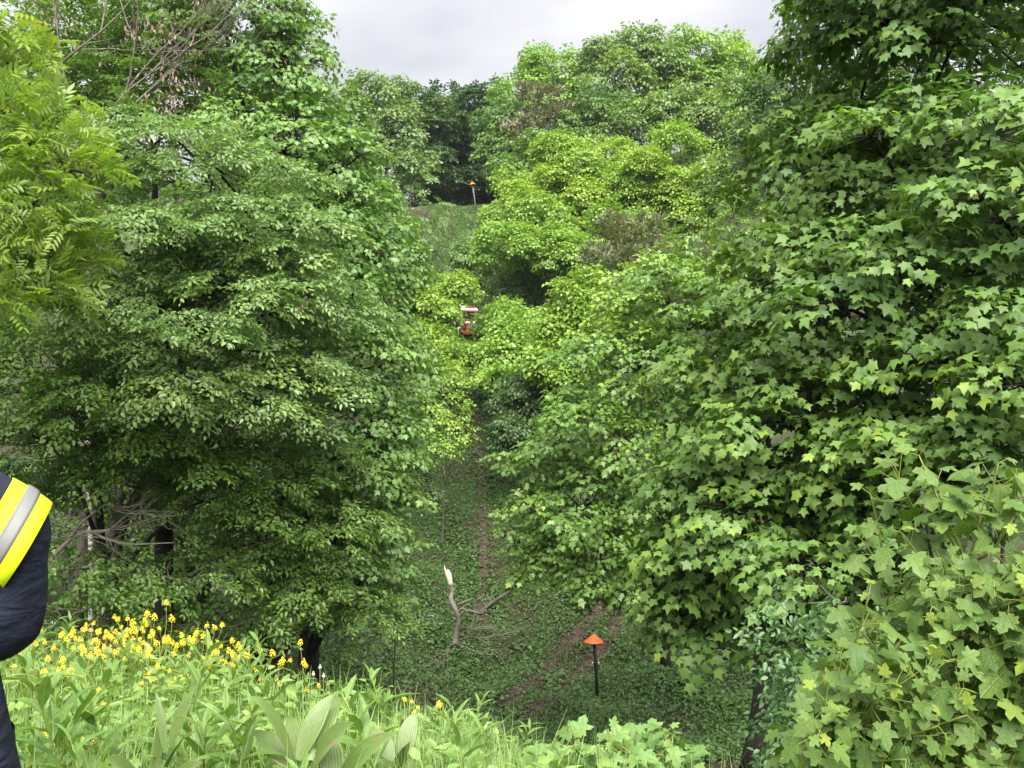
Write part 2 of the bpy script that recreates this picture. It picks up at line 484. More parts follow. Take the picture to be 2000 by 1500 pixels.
def euler_rot(ax, ay, az):
    return np.array(Matrix.Rotation(az, 3, 'Z') @ Matrix.Rotation(ay, 3, 'Y') @ Matrix.Rotation(ax, 3, 'X'))

def mk(R, s, p):
    A = np.eye(4); A[:3, :3] = R * s; A[:3, 3] = p
    return A

def spray_flat(length, leaf, ntw=5, per=5, seed=0):
    """flat layered spray: side twigs with leaves in two ranks (hornbeam, beech)"""
    g = np.random.default_rng(seed); out = []
    axes = [((0, 0), 0.0, length)]
    for i in range(ntw):
        t = .15 + .7 * i / ntw
        axes.append(((0, t * length), (1 if i % 2 else -1) * g.uniform(.6, 1.0), length * (1 - t) * g.uniform(.55, .8)))
    for (bx, by), a, ln in axes:
        k = max(2, int(per * ln / length * 1.8))
        for j in range(k):
            s = (j + .6) / k * ln
            side = 1 if j % 2 else -1
            x = bx + math.sin(a) * s; y = by + math.cos(a) * s
            z = -.18 * (x * x + y * y) / length + g.normal() * .012
            yaw = -(a + side * g.uniform(.55, 1.0)) if j < k - 1 else -a
            R = euler_rot(g.normal() * .25 - .12, g.normal() * .32, yaw)
            out.append(mk(R, leaf * g.uniform(.75, 1.15), (x, y, z)))
    return np.array(out)

def spray_maple(leaf, n, rad, seed=0, droop=.55):
    """tuft of stalked leaves at a shoot's end, blades hanging outwards"""
    g = np.random.default_rng(seed); out = []
    for i in range(n):
        a = i * 2.39996 + g.normal() * .25
        t = math.sqrt((i + .5) / n)
        r = rad * t * g.uniform(.8, 1.15)
        p = np.array((math.cos(a) * r, math.sin(a) * r + rad * .35, rad * (.42 * (1 - t * t)) + g.normal() * rad * .1))
        yaw = math.atan2(-(p[0]), p[1] - rad * .2) * .6
        R = euler_rot(-droop * g.uniform(.4, 1.5), g.normal() * .34, yaw + g.normal() * .35)
        out.append(mk(R, leaf * g.uniform(.7, 1.15), p))
    return np.array(out)

def spray_whorl(leaf, n, seed=0, flat=True):
    """compound leaves spreading from a shoot's end (ash)"""
    g = np.random.default_rng(seed); out = []
    for i in range(n):
        a = i * 2.39996 + g.normal() * .3
        el = g.uniform(-.35, .45) if flat else g.uniform(-.2, .8)
        R = euler_rot(el, g.normal() * .3, a)
        out.append(mk(R, leaf * g.uniform(.75, 1.15), (g.normal() * .05, .05 + g.normal() * .05, .02 * i)))
    return np.array(out)

def merge_leaves(name, LM, leaf, tint):
    V, T = LEAF[leaf]
    # every blade gets its own curl, twist and width
    g = np.random.default_rng(len(LM))
    n = len(LM)
    c, d, tw, wd = g.normal(size=n) * .35, g.normal(size=n) * .22 - .05, g.normal(size=n) * .35, g.uniform(.82, 1.15, n)
    B = np.repeat(V[None], n, 0)
    B[:, :, 0] *= wd[:, None]
    B[:, :, 2] += c[:, None] * B[:, :, 0] ** 2 + d[:, None] * B[:, :, 1] ** 2 + tw[:, None] * B[:, :, 0] * B[:, :, 1]
    W = np.einsum('nij,nvj->nvi', LM[:, :3, :3], B) + LM[:, None, :3, 3]
    TT = T[None] + (np.arange(len(LM)) * len(V))[:, None, None]
    return np_mesh(name, W.reshape(-1, 3), TT.reshape(-1, 3), np.repeat(tint, len(V)), luv=np.tile(V, (len(LM), 1)) if leaf in VEINED else None)

_leaf_cache = {}
def leaf_variant(leaf, mat, k):
    key = (leaf, mat.name, k)
    if key not in _leaf_cache:
        V0, T = LEAF[leaf]
        g = np.random.default_rng(k + 300)
        V = V0.copy(); V[:, 0] *= g.uniform(.82, 1.15)
        V[:, 2] += g.normal() * .35 * V[:, 0] ** 2 + (g.normal() * .22 - .05) * V[:, 1] ** 2 + g.normal() * .35 * V[:, 0] * V[:, 1]
        me = np_mesh('leaf', V, T, np.full(len(V), (k + .5) / 30), luv=V0 if leaf in VEINED else None)
        me.materials.append(mat)
        _leaf_cache[key] = me
    return _leaf_cache[key]

def front_leaves(LM, n, cell=14):
    """the n leaves that show largest: foremost in their patch of view, nearest first"""
    px, py, d = project(LM[:, :3, 3])
    ok = (px > -20) & (px < 2020) & (py > -20) & (py < 1520)
    idx = np.where(ok)[0]
    if len(idx) == 0: return idx
    key = (px[idx] // cell).astype(int) * 4096 + (py[idx] // cell).astype(int)
    order = np.argsort(d[idx]); seen = {}
    for i in order:
        seen.setdefault(key[i], idx[i])
        if len(seen) >= n: break
    return np.array(list(seen.values()))

def foliage(root, LM, leaf, mat, tint, parts=0, name='crown'):
    sel = np.zeros(len(LM), bool)
    if parts:
        sel[front_leaves(LM, parts)] = True
        off = Matrix.Translation(-Vector(root.location))
        for i in np.where(sel)[0]:
            o = bpy.data.objects.new('leaf', leaf_variant(leaf, mat, int(min(29, tint[i] * 30))))
            col.objects.link(o); o.parent = root
            o.matrix_parent_inverse = off
            o.matrix_basis = Matrix(LM[i].tolist())
    o = link(name, merge_leaves(name, LM[~sel], leaf, tint[~sel]), mat, root)
    o['kind'] = 'stuff'
    return o

def fib_dirs(n, g):
    i = np.arange(n) + g.uniform()
    z = 1 - 2 * (i + .5) / n
    z = np.clip(z, -1, 1)
    a = i * 2.39996
    r = np.sqrt(1 - z * z)
    return unit(np.stack([r * np.cos(a), r * np.sin(a), z], 1) + g.normal(size=(n, 3)) * .12)

SPRAY = {
    'hornbeam': ('ovate', [spray_flat(.52, .074, 7, 7, s) for s in range(4)], 'flat'),
    'maple_big': ('maple_md', [spray_maple(.108, 14, .21, s) for s in range(5)], 'tuft'),
    'maple': ('maple_lo', [spray_maple(.125, 12, .22, 20 + s) for s in range(5)], 'tuft'),
    'ash': ('ash_hi', [spray_whorl(.30, 7, s) for s in range(4)], 'fan'),
    'ash_far': ('ash_lo', [spray_whorl(.40, 9, 10 + s) for s in range(4)], 'fan'),
    'far': ('ivy', [spray_maple(.24, 14, .42, 40 + s, .45) for s in range(4)], 'tuft'),
    'far_flat': ('ivy', [spray_flat(1.1, .24, 5, 6, 60 + s) for s in range(4)], 'flat'),
    'fluff': ('ivy', [spray_maple(.175, 22, .36, 90 + s, .35) for s in range(4)], 'tuft'),
    'needle': ('ovate_narrow', [spray_whorl(.26, 14, 30 + s, False) for s in range(3)], 'up'),
    'fill': ('ivy', [spray_flat(.55, .11, 6, 5, 110 + s) for s in range(4)], 'flat'),
    'shrub': ('ovate', [spray_flat(.36, .062, 5, 5, 80 + s) for s in range(4)], 'flat'),
}

STAT = []
DK = 1.42
def make_tree(name, label, lobes, kind, mat, base, trunk_r=.16, dens=9., bark='bark', cat='tree', parts=0, scale=1.0,
              sub=(9, .34, .48), seed=1, group=None, trunk_top=None, inner=.25, lean=None, tintc=(.45, .22), sprays=None, limbs=True, forks=None, reach=(.55, .78), tier=None):
    """lobes: (px, py, distance, half width px, half height px, half depth m); crown grown as leafy sprays on sub-clumps"""
    dens = dens * (2.0 if kind in ('far', 'far_flat', 'fluff') else DK)
    g = np.random.default_rng(seed)
    leaf, temps, mode = SPRAY[kind]
    bx, by = base
    bz = float(h(bx, by))
    root = empty(name, (bx, by, bz))
    tag(root, label, cat, group)
    LB = []
    for px, py, Y, rx, ry, rd in lobes:
        c = P(px, py, Y)
        LB.append((c, np.array((rx / F * Y, rd if rd else rx / F * Y, ry / F * Y))))
    pos, axis, nrm, src, tcl = [], [], [], [], []
    up = np.array((0, 0, 1.))
    for c, r in LB:
        tocam = unit(np.array((0, 0, E)) - c)
        rm = float(np.cbrt(np.prod(r)))
        K = sub[0]
        D = fib_dirs(K, g)
        D = D[D[:, 2] > -.75]
        for d in D:
            sc_ = c + d * r * g.uniform(*reach)
            rs = rm * g.uniform(sub[1], sub[2])
            face = float(d @ tocam)
            q = dens * (1.0 if face > -.35 else .4) / scale ** 2
            n = int(4 * math.pi * rs * rs * q) + 1
            sd = fib_dirs(max(n, 3), g)
            keep = (sd @ d > -.45) & (sd[:, 2] > -.55 - .3 * g.uniform(size=len(sd)))
            keep &= (sd @ tocam > -.25) | (g.uniform(size=len(sd)) < .5)
            sd = sd[keep]
            f = g.uniform(.72, 1.08, size=(len(sd), 1))
            if tier:
                # a bough: flattened, drawn out away from the trunk and hanging at its end, leafy on top
                hd = unit(d * np.array((1, 1, 0)) + np.array((1e-4, 0, 0)))
                k_ = sd[:, 2] > -.30 - .2 * g.uniform(size=len(sd))
                sd = sd[k_]; f = f[k_]
                along = (sd @ hd)[:, None]
                loc = sd * f * rs * np.array((1, 1, tier)) + hd * along * f * rs * .35
                loc[:, 2:] -= .30 * rs * np.clip(along * f, 0, 2) ** 2
                p = sc_ + loc
            else:
                p = sc_ + sd * f * rs * np.array((1, 1, .82))
            pos.append(p)
            if mode == 'flat':
                a = sd * np.array((1, 1, .25)) + d * np.array((.6, .6, 0)) + np.array((0, 0, -.38)) + g.normal(size=sd.shape) * .18
                nn = up * .8 + sd * .75 + g.normal(size=sd.shape) * .22
            elif mode == 'tuft':
                a = sd * np.array((1, 1, .5)) + d * .3 + np.array((0, 0, -.30)) + g.normal(size=sd.shape) * .2
                nn = up * .7 + sd * .7 + g.normal(size=sd.shape) * .2
            elif mode == 'fan':
                a = sd + np.array((0, 0, .1)) + g.normal(size=sd.shape) * .2
                nn = up * .8 + sd * .6 + g.normal(size=sd.shape) * .2
            else:
                a = sd * .8 + np.array((0, 0, .7)) + g.normal(size=sd.shape) * .25
                nn = sd + g.normal(size=sd.shape) * .3
            axis.append(a); nrm.append(nn)
            src.append(np.repeat(sc_[None], len(sd), 0))
            tcl.append(np.full(len(sd), g.normal() * .12))
        # a thinner inner layer so the crown is not hollow
        n = int(inner * dens * 4 * math.pi * (rm * .6) ** 2 / scale ** 2)
        if n > 2:
            sd = fib_dirs(n, g)
            p = c + sd * r * g.uniform(.35, .7, size=(n, 1))
            pos.append(p); axis.append(sd + g.normal(size=sd.shape) * .3)
            nrm.append(up + sd * .3 + g.normal(size=sd.shape) * .3)
            src.append(np.repeat(c[None], n, 0)); tcl.append(np.zeros(n))
    pos = np.concatenate(pos); axis = np.concatenate(axis); nrm = np.concatenate(nrm)
    src = np.concatenate(src); tcl = np.concatenate(tcl)
    # keep it above the ground; thin out what lies far outside the view
    px, py, d = project(pos)
    out = (px < -140) | (px > 2140) | (py < -160)
    keep = (pos[:, 2] > h(pos[:, 0], pos[:, 1]) + .1) & (~out | (g.uniform(size=len(pos)) < .22))
    pos, axis, nrm, src, tcl = pos[keep], axis[keep], nrm[keep], src[keep], tcl[keep]
    SM = frames(pos, axis, nrm, scale * g.uniform(.8, 1.2, size=len(pos)))
    which = g.integers(0, len(temps), len(pos))
    LM, TI = [], []
    for k, tp in enumerate(temps):
        s = SM[which == k]
        if len(s) == 0: continue
        lm = np.einsum('nij,kjl->nkil', s, tp).reshape(-1, 4, 4)
        LM.append(lm)
        TI.append(np.repeat(tcl[which == k], len(tp)))
    LM = np.concatenate(LM)
    tint = np.clip(tintc[0] + np.concatenate(TI) + g.normal(size=len(LM)) * tintc[1], .02, .98)
    STAT.append((len(LM) * len(LEAF[leaf][1]), name, label[:40]))
    foliage(root, LM, leaf, M[mat], tint, parts)
    # wood
    tb = Tubes()
    top = max(LB, key=lambda q: q[0][2])[0] if trunk_top is None else np.asarray(trunk_top, float)
    b = np.array((bx, by, bz - .15))
    cmean = np.mean([q[0] for q in LB], axis=0)
    mid = b * .5 + top * .5 + np.array((g.normal() * .25, g.normal() * .25, 0)) * trunk_r * 5
    mid[:2] = mid[:2] * .6 + b[:2] * .4
    path = curve_pts([b, mid, top], 8)
    rr = np.linspace(1, .18, len(path)) * trunk_r
    rr[0] *= 1.45; rr[1] *= 1.12
    tb.add(path, rr, 9, wob=.05)
    if forks:
        for fp in forks:
            fp = np.array(fp, float)
            tb.add(curve_pts([b, *fp], 6), np.linspace(.8, .25, 6 * len(fp) + 1) * trunk_r, 8, wob=.05)
    trunk = link('trunk', tb.mesh('trunk'), M[bark], root)
    tw = Tubes()
    for c, r in LB:
        if np.linalg.norm(c - top) < .2: 
            continue
        zt = b[2] + (c[2] - b[2]) * g.uniform(.45, .7)
        zs = path[:, 2]
        k = int(np.argmin(np.abs(zs - zt)))
        s0 = path[k]
        m_ = s0 * .45 + c * .55 + np.array((0, 0, .08 * np.linalg.norm(c - s0)))
        pp = curve_pts([s0, m_, c], 5)
        tw.add(pp, np.linspace(.5, .12, len(pp)) * rr[k], 6, wob=.04)
    cr_ = np.array([np.argmin(np.linalg.norm(np.array([q[0] for q in LB]) - s_, axis=1)) for s_ in np.unique(src, axis=0)]) if len(src) else []
    us = np.unique(src, axis=0)
    cs = np.array([q[0] for q in LB])[cr_]
    mids = us * .5 + cs * .5 + g.normal(size=us.shape) * .1 * np.linalg.norm(us - cs, axis=1)[:, None]
    wr = max(.010, trunk_r * .14)
    tw.segs(cs, mids, wr * 1.2, wr * .8, 5); tw.segs(mids, us, wr * .8, wr * .5, 5)
    ssub = g.uniform(size=len(pos)) < .55
    tw.segs(src[ssub], pos[ssub] + unit(axis[ssub]) * .15 * scale, wr * .38, wr * .13, 3)
    tww = link('branches', tw.mesh('branches'), M[bark], root)
    return root

# ------------------------------------------------------------------ trees of the near wood
def gx(px, Y):
    return (px - 1000) / F * Y

# big sycamore on the right, its crown reaching towards the camera
make_tree('sycamore_tree', 'huge broad-leaved sycamore filling the slope beside the lower marker post, dark trunk under its crown',
          [(1850, 60, 12, 260, 190, 2.0), (1900, 10, 11.2, 180, 110, 1.4), (1720, 40, 11.8, 120, 110, 1.2), (1625, 320, 12.5, 120, 100, 1.2), (1780, 330, 11.5, 240, 170, 2.0), (1960, 430, 10, 180, 200, 1.8),
           (1580, 530, 12, 140, 130, 1.5), (1740, 640, 11, 260, 180, 2.0), (1960, 740, 9.5, 190, 190, 1.6),
           (1475, 760, 12, 130, 120, 1.4), (1600, 850, 11, 240, 160, 1.8), (1425, 960, 11.5, 130, 120, 1.3), (1850, 930, 10, 220, 150, 1.5),
           (1560, 1060, 11, 230, 150, 1.7), (1345, 1100, 11.5, 85, 80, .9), (1460, 1200, 11.5, 150, 90, 1.2), (1350, 1215, 11.8, 75, 65, .8), (1680, 1190, 10.5, 170, 110, 1.2),
           (2200, 500, 13, 250, 500, 3.0)],
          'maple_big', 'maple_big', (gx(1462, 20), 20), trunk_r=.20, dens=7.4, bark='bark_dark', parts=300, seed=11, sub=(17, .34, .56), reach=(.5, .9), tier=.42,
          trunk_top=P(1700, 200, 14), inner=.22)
# dark hornbeam behind the sycamore, top right
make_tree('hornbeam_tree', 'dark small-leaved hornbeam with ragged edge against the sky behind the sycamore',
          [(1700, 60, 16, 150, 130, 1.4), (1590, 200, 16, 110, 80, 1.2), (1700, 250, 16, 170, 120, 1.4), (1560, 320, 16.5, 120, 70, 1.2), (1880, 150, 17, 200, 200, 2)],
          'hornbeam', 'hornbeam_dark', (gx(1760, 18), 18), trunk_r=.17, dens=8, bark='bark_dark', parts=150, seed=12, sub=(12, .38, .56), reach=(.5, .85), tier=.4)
make_tree('hornbeam_tree', 'olive green hornbeam between the sycamore and the sunlit ash trees',
          [(1500, 330, 26, 110, 110, 1.8), (1440, 480, 26, 120, 120, 1.8), (1480, 620, 25, 130, 120, 1.8), (1420, 740, 24, 120, 110, 1.6), (1540, 230, 27, 90, 80, 1.4)],
          'fill', 'hornbeam', (gx(1480, 27), 27), trunk_r=.16, dens=5, seed=13, scale=1.15, tintc=(.62, .2))
# mid maple standing over the rut
make_tree('maple_tree', 'rounded leafy maple overhanging the ruts beside the hillside path',
          [(1310, 590, 24, 110, 90, 1.3), (1250, 720, 24, 140, 110, 1.7), (1150, 800, 23.5, 85, 75, 1.1), (1200, 870, 23, 160, 110, 1.8),
           (1045, 905, 23, 65, 42, .8), (1135, 990, 22.5, 125, 85, 1.5), (1280, 1000, 23, 120, 110, 1.6), (1055, 1060, 22.5, 60, 50, .8), (1150, 1110, 22.5, 120, 75, 1.5), (1250, 1150, 23, 90, 60, 1.2)],
          'maple', 'maple_mid', (gx(1300, 30), 30), trunk_r=.15, dens=6.4, bark='bark_dark', parts=300, seed=14, scale=.98, sub=(14, .38, .58), reach=(.5, .88), tier=.42)
make_tree('maple_tree', 'slender maple with yellow-green pointed tips behind the rounded maple',
          [(1290, 540, 25, 60, 50, .9), (1380, 560, 25, 80, 70, 1.2), (1230, 620, 25, 70, 60, 1.0), (1320, 640, 25, 110, 90, 1.3), (1210, 570, 25, 30, 50, .5)],
          'maple', 'ash_far', (gx(1420, 30), 30), trunk_r=.10, dens=7, seed=15, scale=1.1)
# left maple, tall and full
make_tree('maple_tree', 'tall full maple with crown up to the sky, above the silvery bush',
          [(440, 60, 18, 120, 130, 1.6), (550, 140, 17.5, 85, 110, 1.2), (550, 290, 17, 125, 110, 1.5), (660, 330, 17, 85, 95, 1.1), (640, 450, 17, 130, 100, 1.4),
           (712, 500, 17, 85, 95, 1.1), (660, 600, 16.5, 130, 110, 1.4), (690, 730, 16.5, 110, 100, 1.2), (620, 790, 16.5, 100, 90, 1.2), (745, 850, 16.5, 80, 85, 1.0),
           (690, 910, 16, 120, 100, 1.3), (735, 1000, 16.5, 80, 75, .9), (660, 1060, 16, 130, 100, 1.3), (715, 1150, 16.5, 65, 65, .8), (575, 60, 18, 45, 70, .8)],
          'maple', 'maple_left', (gx(600, 18.5), 18.5), trunk_r=.2, dens=6.0, bark='bark_dark', parts=300, seed=16, sub=(14, .36, .56), reach=(.5, .88), tier=.5, scale=.77)
# left hornbeams, layered
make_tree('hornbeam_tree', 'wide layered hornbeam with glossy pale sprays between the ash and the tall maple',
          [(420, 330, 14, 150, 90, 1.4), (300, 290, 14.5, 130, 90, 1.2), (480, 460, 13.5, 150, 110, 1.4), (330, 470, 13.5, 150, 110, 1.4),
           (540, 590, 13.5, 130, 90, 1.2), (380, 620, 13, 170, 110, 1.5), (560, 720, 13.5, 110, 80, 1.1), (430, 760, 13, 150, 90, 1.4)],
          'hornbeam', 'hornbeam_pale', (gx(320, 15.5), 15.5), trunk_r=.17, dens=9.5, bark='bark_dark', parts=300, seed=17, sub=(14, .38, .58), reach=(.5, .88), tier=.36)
make_tree('hornbeam_tree', 'hornbeam with bare dark lower trunk standing behind the yellow flowers',
          [(170, 620, 13.5, 170, 120, 1.4), (70, 730, 13, 150, 120, 1.3), (240, 780, 13, 150, 100, 1.3), (90, 860, 13, 130, 80, 1.1), (330, 880, 13.5, 150, 80, 1.2),
           (180, 930, 14, 110, 60, .9), (450, 960, 14, 130, 70, 1.1)],
          'hornbeam', 'hornbeam', (gx(212, 16.5), 16.5), trunk_r=.13, dens=8.5, parts=200, seed=18, sub=(12, .40, .58), reach=(.5, .85), tier=.36,
          forks=[[P(235, 1050, 16.5), P(330, 850, 15.5)], [P(190, 1000, 16.5), P(100, 800, 15)]])
make_tree('hornbeam_tree', 'low spreading hornbeam with twisting dark branches under the tall maple',
          [(560, 900, 14.5, 120, 80, 1.1), (600, 1010, 14.5, 120, 70, 1.1), (500, 1060, 14.5, 90, 60, .9), (610, 1120, 15, 110, 70, 1.0), (690, 1190, 15.5, 90, 60, .9),
           (560, 1180, 15.5, 70, 40, .7)],
          'hornbeam', 'hornbeam', (gx(520, 16.5), 16.5), trunk_r=.10, dens=8, bark='bark_dark', parts=100, seed=19, sub=(12, .40, .58), reach=(.5, .85), tier=.36, tintc=(.5, .2),
          forks=[[P(545, 1150, 16.4), P(640, 1060, 16)], [P(480, 1180, 16.4), P(430, 1080, 16)]])
# bright ash reaching in from the left edge
make_tree('ash_tree', 'bright yellow-green ash with large feathered leaves at the edge of the near wood',
          [(20, 120, 9.5, 70, 90, .7), (50, 270, 9.2, 110, 90, .9), (130, 330, 9, 80, 60, .6), (40, 420, 9, 120, 90, .9), (20, 560, 9, 130, 80, .8), (-120, 350, 10, 150, 300, 1.4),
           (110, 500, 9.4, 80, 50, .5)],
          'ash', 'ash', (gx(-260, 11), 11), trunk_r=.12, dens=5.4, parts=300, seed=20, sub=(12, .34, .5), reach=(.5, .9), tier=.55, scale=.68)
# fill of the wood further back on the left
make_tree('hornbeam_tree', 'shaded green hornbeam deep in the near wood behind the bare trunks',
          [(120, 120, 22, 160, 140, 2.0), (330, 130, 22, 150, 130, 1.8), (60, 350, 22, 170, 140, 2), (280, 420, 21, 160, 130, 1.8), (120, 620, 21, 220, 130, 1.8),
           (400, 880, 21, 170, 120, 1.6), (150, 1000, 21, 200, 130, 1.6), (420, 1100, 21, 180, 120, 1.6), (230, 1180, 20, 150, 80, 1.2)],
          'fill', 'hornbeam', (gx(400, 22), 22), trunk_r=.2, dens=4.2, bark='bark_dark', seed=21, scale=1.25, tintc=(.35, .2))
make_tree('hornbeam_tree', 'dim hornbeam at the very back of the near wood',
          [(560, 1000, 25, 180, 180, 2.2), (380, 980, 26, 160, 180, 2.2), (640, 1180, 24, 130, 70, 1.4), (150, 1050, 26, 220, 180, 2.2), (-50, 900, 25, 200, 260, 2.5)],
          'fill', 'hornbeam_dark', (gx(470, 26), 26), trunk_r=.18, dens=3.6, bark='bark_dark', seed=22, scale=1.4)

# ------------------------------------------------------------------ shrubs of the near wood
make_tree('shrub', 'small-leaved glossy shrub between the sapling and the sycamore trunk',
          [(1640, 1180, 8.2, 70, 60, .5), (1600, 1290, 8, 90, 70, .6), (1690, 1310, 7.6, 100, 90, .6), (1570, 1400, 7.8, 60, 60, .4), (1640, 1440, 7.4, 110, 80, .6)],
          'shrub', 'shrub', (gx(1680, 8.6), 8.6), trunk_r=.03, dens=15, cat='shrub', seed=31, parts=100)
make_tree('shrub', 'low leafy hornbeam bush behind the person\'s sleeve',
          [(150, 1110, 12.5, 90, 50, .7), (110, 1190, 12, 100, 60, .7), (330, 1130, 13, 110, 50, .7), (400, 1220, 13.5, 140, 50, .8), (200, 1250, 12.5, 80, 40, .5)],
          'hornbeam', 'hornbeam', (gx(170, 13.5), 13.5), trunk_r=.04, dens=9, cat='shrub', seed=32, sub=(8, .36, .5), parts=60)
make_tree('shrub', 'silvery-leaved bush at the foot of the tall maple',
          [(790, 960, 19, 50, 40, .5), (800, 1010, 19, 40, 35, .45), (760, 1180, 18, 60, 40, .5), (740, 1240, 18, 60, 35, .5)],
          'shrub', 'willow', (gx(770, 19.5), 19.5), trunk_r=.03, dens=10, cat='shrub', seed=33, scale=1.2)
make_tree('shrub', 'dark green bush beside the hillside path under the maple branches',
          [(1010, 790, 40, 50, 50, 1.0), (1000, 850, 39, 45, 50, 1.0), (1050, 760, 41, 50, 60, 1.0)],
          'far', 'hornbeam_dark', (gx(1020, 41), 41), trunk_r=.05, dens=7, cat='shrub', seed=34, scale=.7)
make_tree('shrub', 'thin sparse yellow-green bush at the path edge below the vivid ash',
          [(870, 800, 37, 45, 45, .8), (890, 740, 39, 45, 35, .8), (850, 880, 36, 40, 50, .7), (905, 850, 36, 20, 30, .4)],
          'fluff', 'ash_far', (gx(862, 37.5), 37.5), trunk_r=.04, dens=2.2, cat='shrub', seed=35, scale=.7, inner=.1)

# ------------------------------------------------------------------ trees on the far hillside
make_tree('ash_tree', 'vivid yellow-green small ash half hiding the red machine',
          [(838, 612, 47, 58, 50, 1.5), (870, 565, 49, 55, 35, 1.3), (825, 680, 45, 50, 50, 1.4), (862, 722, 44, 45, 32, 1.2)],
          'fluff', 'yellow_tree', (gx(835, 46), 46), trunk_r=.10, dens=6.5, seed=41, scale=1.05, tintc=(.3, .22))
make_tree('ash_tree', 'pale green ash crowding the red machine, opposite the vivid yellow-green one',
          [(1005, 630, 50, 60, 55, 1.6), (980, 692, 46, 45, 40, 1.3), (952, 640, 51, 20, 28, .6), (915, 688, 47, 34, 22, .8), (1040, 680, 47, 80, 60, 1.6), (1010, 740, 44, 60, 30, 1.2)],
          'fluff', 'ash_far', (gx(1010, 48), 48), trunk_r=.12, dens=6.1, seed=42, scale=1.05, tintc=(.3, .2))
make_tree('ash_tree', 'slim ash with upright yellow tips beside the pale green ash',
          [(1130, 580, 40, 45, 40, 1.0), (1110, 640, 40, 70, 50, 1.3), (1160, 630, 40, 50, 60, 1.0), (1100, 710, 39, 80, 50, 1.3), (1150, 545, 40, 18, 25, .4)],
          'fluff', 'yellow_tree', (gx(1125, 41), 41), trunk_r=.10, dens=7.0, seed=43, scale=.95, tintc=(.3, .2))
make_tree('ash_tree', 'light green ash above the red machine on the grassy slope',
          [(945, 500, 62, 60, 45, 1.6), (945, 560, 61, 60, 35, 1.4), (1020, 570, 57, 60, 45, 1.5), (1060, 530, 57, 70, 50, 1.6)],
          'fluff', 'pale_far', (gx(985, 57), 57), trunk_r=.12, dens=5.2, seed=44, scale=1.0, tintc=(.6, .2))
make_tree('ash_tree', 'broad domed bright ash, the middle one of the sunlit group below the hilltop',
          [(1130, 330, 62, 110, 70, 3.0), (1060, 380, 61, 90, 70, 2.6), (1190, 390, 60, 110, 80, 3.0), (1010, 430, 60, 70, 60, 2.2), (1100, 450, 59, 100, 60, 2.6)],
          'fluff', 'ash_far', (gx(1110, 62), 62), trunk_r=.22, dens=4.9, seed=45, scale=1.0, tintc=(.62, .2))
make_tree('ash_tree', 'brightest yellow ash of the sunlit group, next to the sycamore outline',
          [(1330, 310, 60, 100, 70, 2.8), (1270, 360, 59, 90, 70, 2.6), (1380, 380, 58, 80, 70, 2.4), (1320, 420, 58, 80, 50, 2.2)],
          'fluff', 'yellow_tree', (gx(1345, 60), 60), trunk_r=.2, dens=4.9, seed=46, scale=1.0, tintc=(.25, .2))
make_tree('ash_tree', 'green shaded ash crown in front of the sunlit group',
          [(990, 480, 55, 70, 50, 2.0), (1060, 490, 54, 70, 50, 2.0), (1140, 500, 53, 60, 50, 1.8), (1210, 440, 55, 60, 40, 1.8), (1050, 420, 57, 60, 40, 1.8)],
          'fluff', 'ash_far', (gx(1070, 55), 55), trunk_r=.16, dens=5.2, seed=47, scale=1.0, tintc=(.25, .2))
make_tree('pine_tree', 'dull olive pine with pale candle tips between the ash trees',
          [(1230, 460, 48, 60, 50, 1.4), (1200, 510, 47, 60, 40, 1.4), (1270, 520, 47, 70, 50, 1.5), (1240, 565, 46, 70, 40, 1.4)],
          'needle', 'olive', (gx(1240, 48), 48), trunk_r=.14, dens=5, seed=48, scale=1.1, tintc=(.5, .3))
make_tree('pine_tree', 'rusty brown pine on the hill in front of the dark beeches',
          [(1050, 190, 74, 45, 45, 1.8), (1070, 240, 73, 45, 40, 1.8), (1020, 260, 73, 30, 40, 1.4), (1120, 220, 73, 30, 30, 1.2)],
          'needle', 'rust', (gx(1055, 75), 75), trunk_r=.18, dens=3.2, seed=49, scale=1.5, tintc=(.45, .3))
# hilltop crowns against the sky
hill = [
    ('hilltop tree with knobbly crown standing over the rusty pine', [(1090, 140, 84, 70, 50, 2.8), (1030, 190, 84, 60, 60, 2.6), (1090, 210, 83, 70, 50, 2.6)], 1085, 86, 'ash_far', (.25, .2)),
    ('highest hilltop tree with two pointed peaks', [(1190, 110, 82, 50, 45, 2.2), (1245, 85, 82, 40, 40, 1.8), (1200, 170, 81, 80, 60, 3.0), (1290, 130, 82, 60, 50, 2.4)], 1225, 84, 'green_far', (.6, .2)),
    ('wide flat-domed hilltop tree next to the highest one', [(1370, 110, 84, 90, 45, 3.2), (1330, 170, 83, 80, 50, 3.0), (1430, 150, 83, 70, 60, 2.8)], 1370, 86, 'ash_far', (.35, .2)),
    ('dark green hillside tree below the highest hilltop tree', [(1180, 230, 72, 70, 45, 2.4), (1230, 260, 70, 70, 40, 2.2), (1140, 250, 72, 50, 35, 1.8)], 1190, 73, 'hornbeam', (.3, .2)),
    ('yellowish hillside tree below the flat-domed one', [(1330, 220, 70, 90, 45, 2.6), (1420, 240, 68, 90, 60, 2.6), (1280, 230, 71, 60, 40, 2.0), (1470, 190, 70, 70, 60, 2.2)], 1370, 71, 'green_far', (.6, .2)),
    ('rounded tree leaning over the dark gap with the far marker', [(990, 240, 80, 50, 60, 2.2), (975, 300, 79, 40, 50, 1.8), (1030, 310, 78, 60, 50, 2.2)], 1005, 81, 'green_far', (.4, .2)),
    ('small bluish green tree above the domed ash', [(1060, 290, 70, 50, 35, 1.8), (1110, 290, 69, 50, 30, 1.6), (1000, 340, 70, 45, 40, 1.6)], 1060, 71, 'maple_mid', (.3, .2)),
]
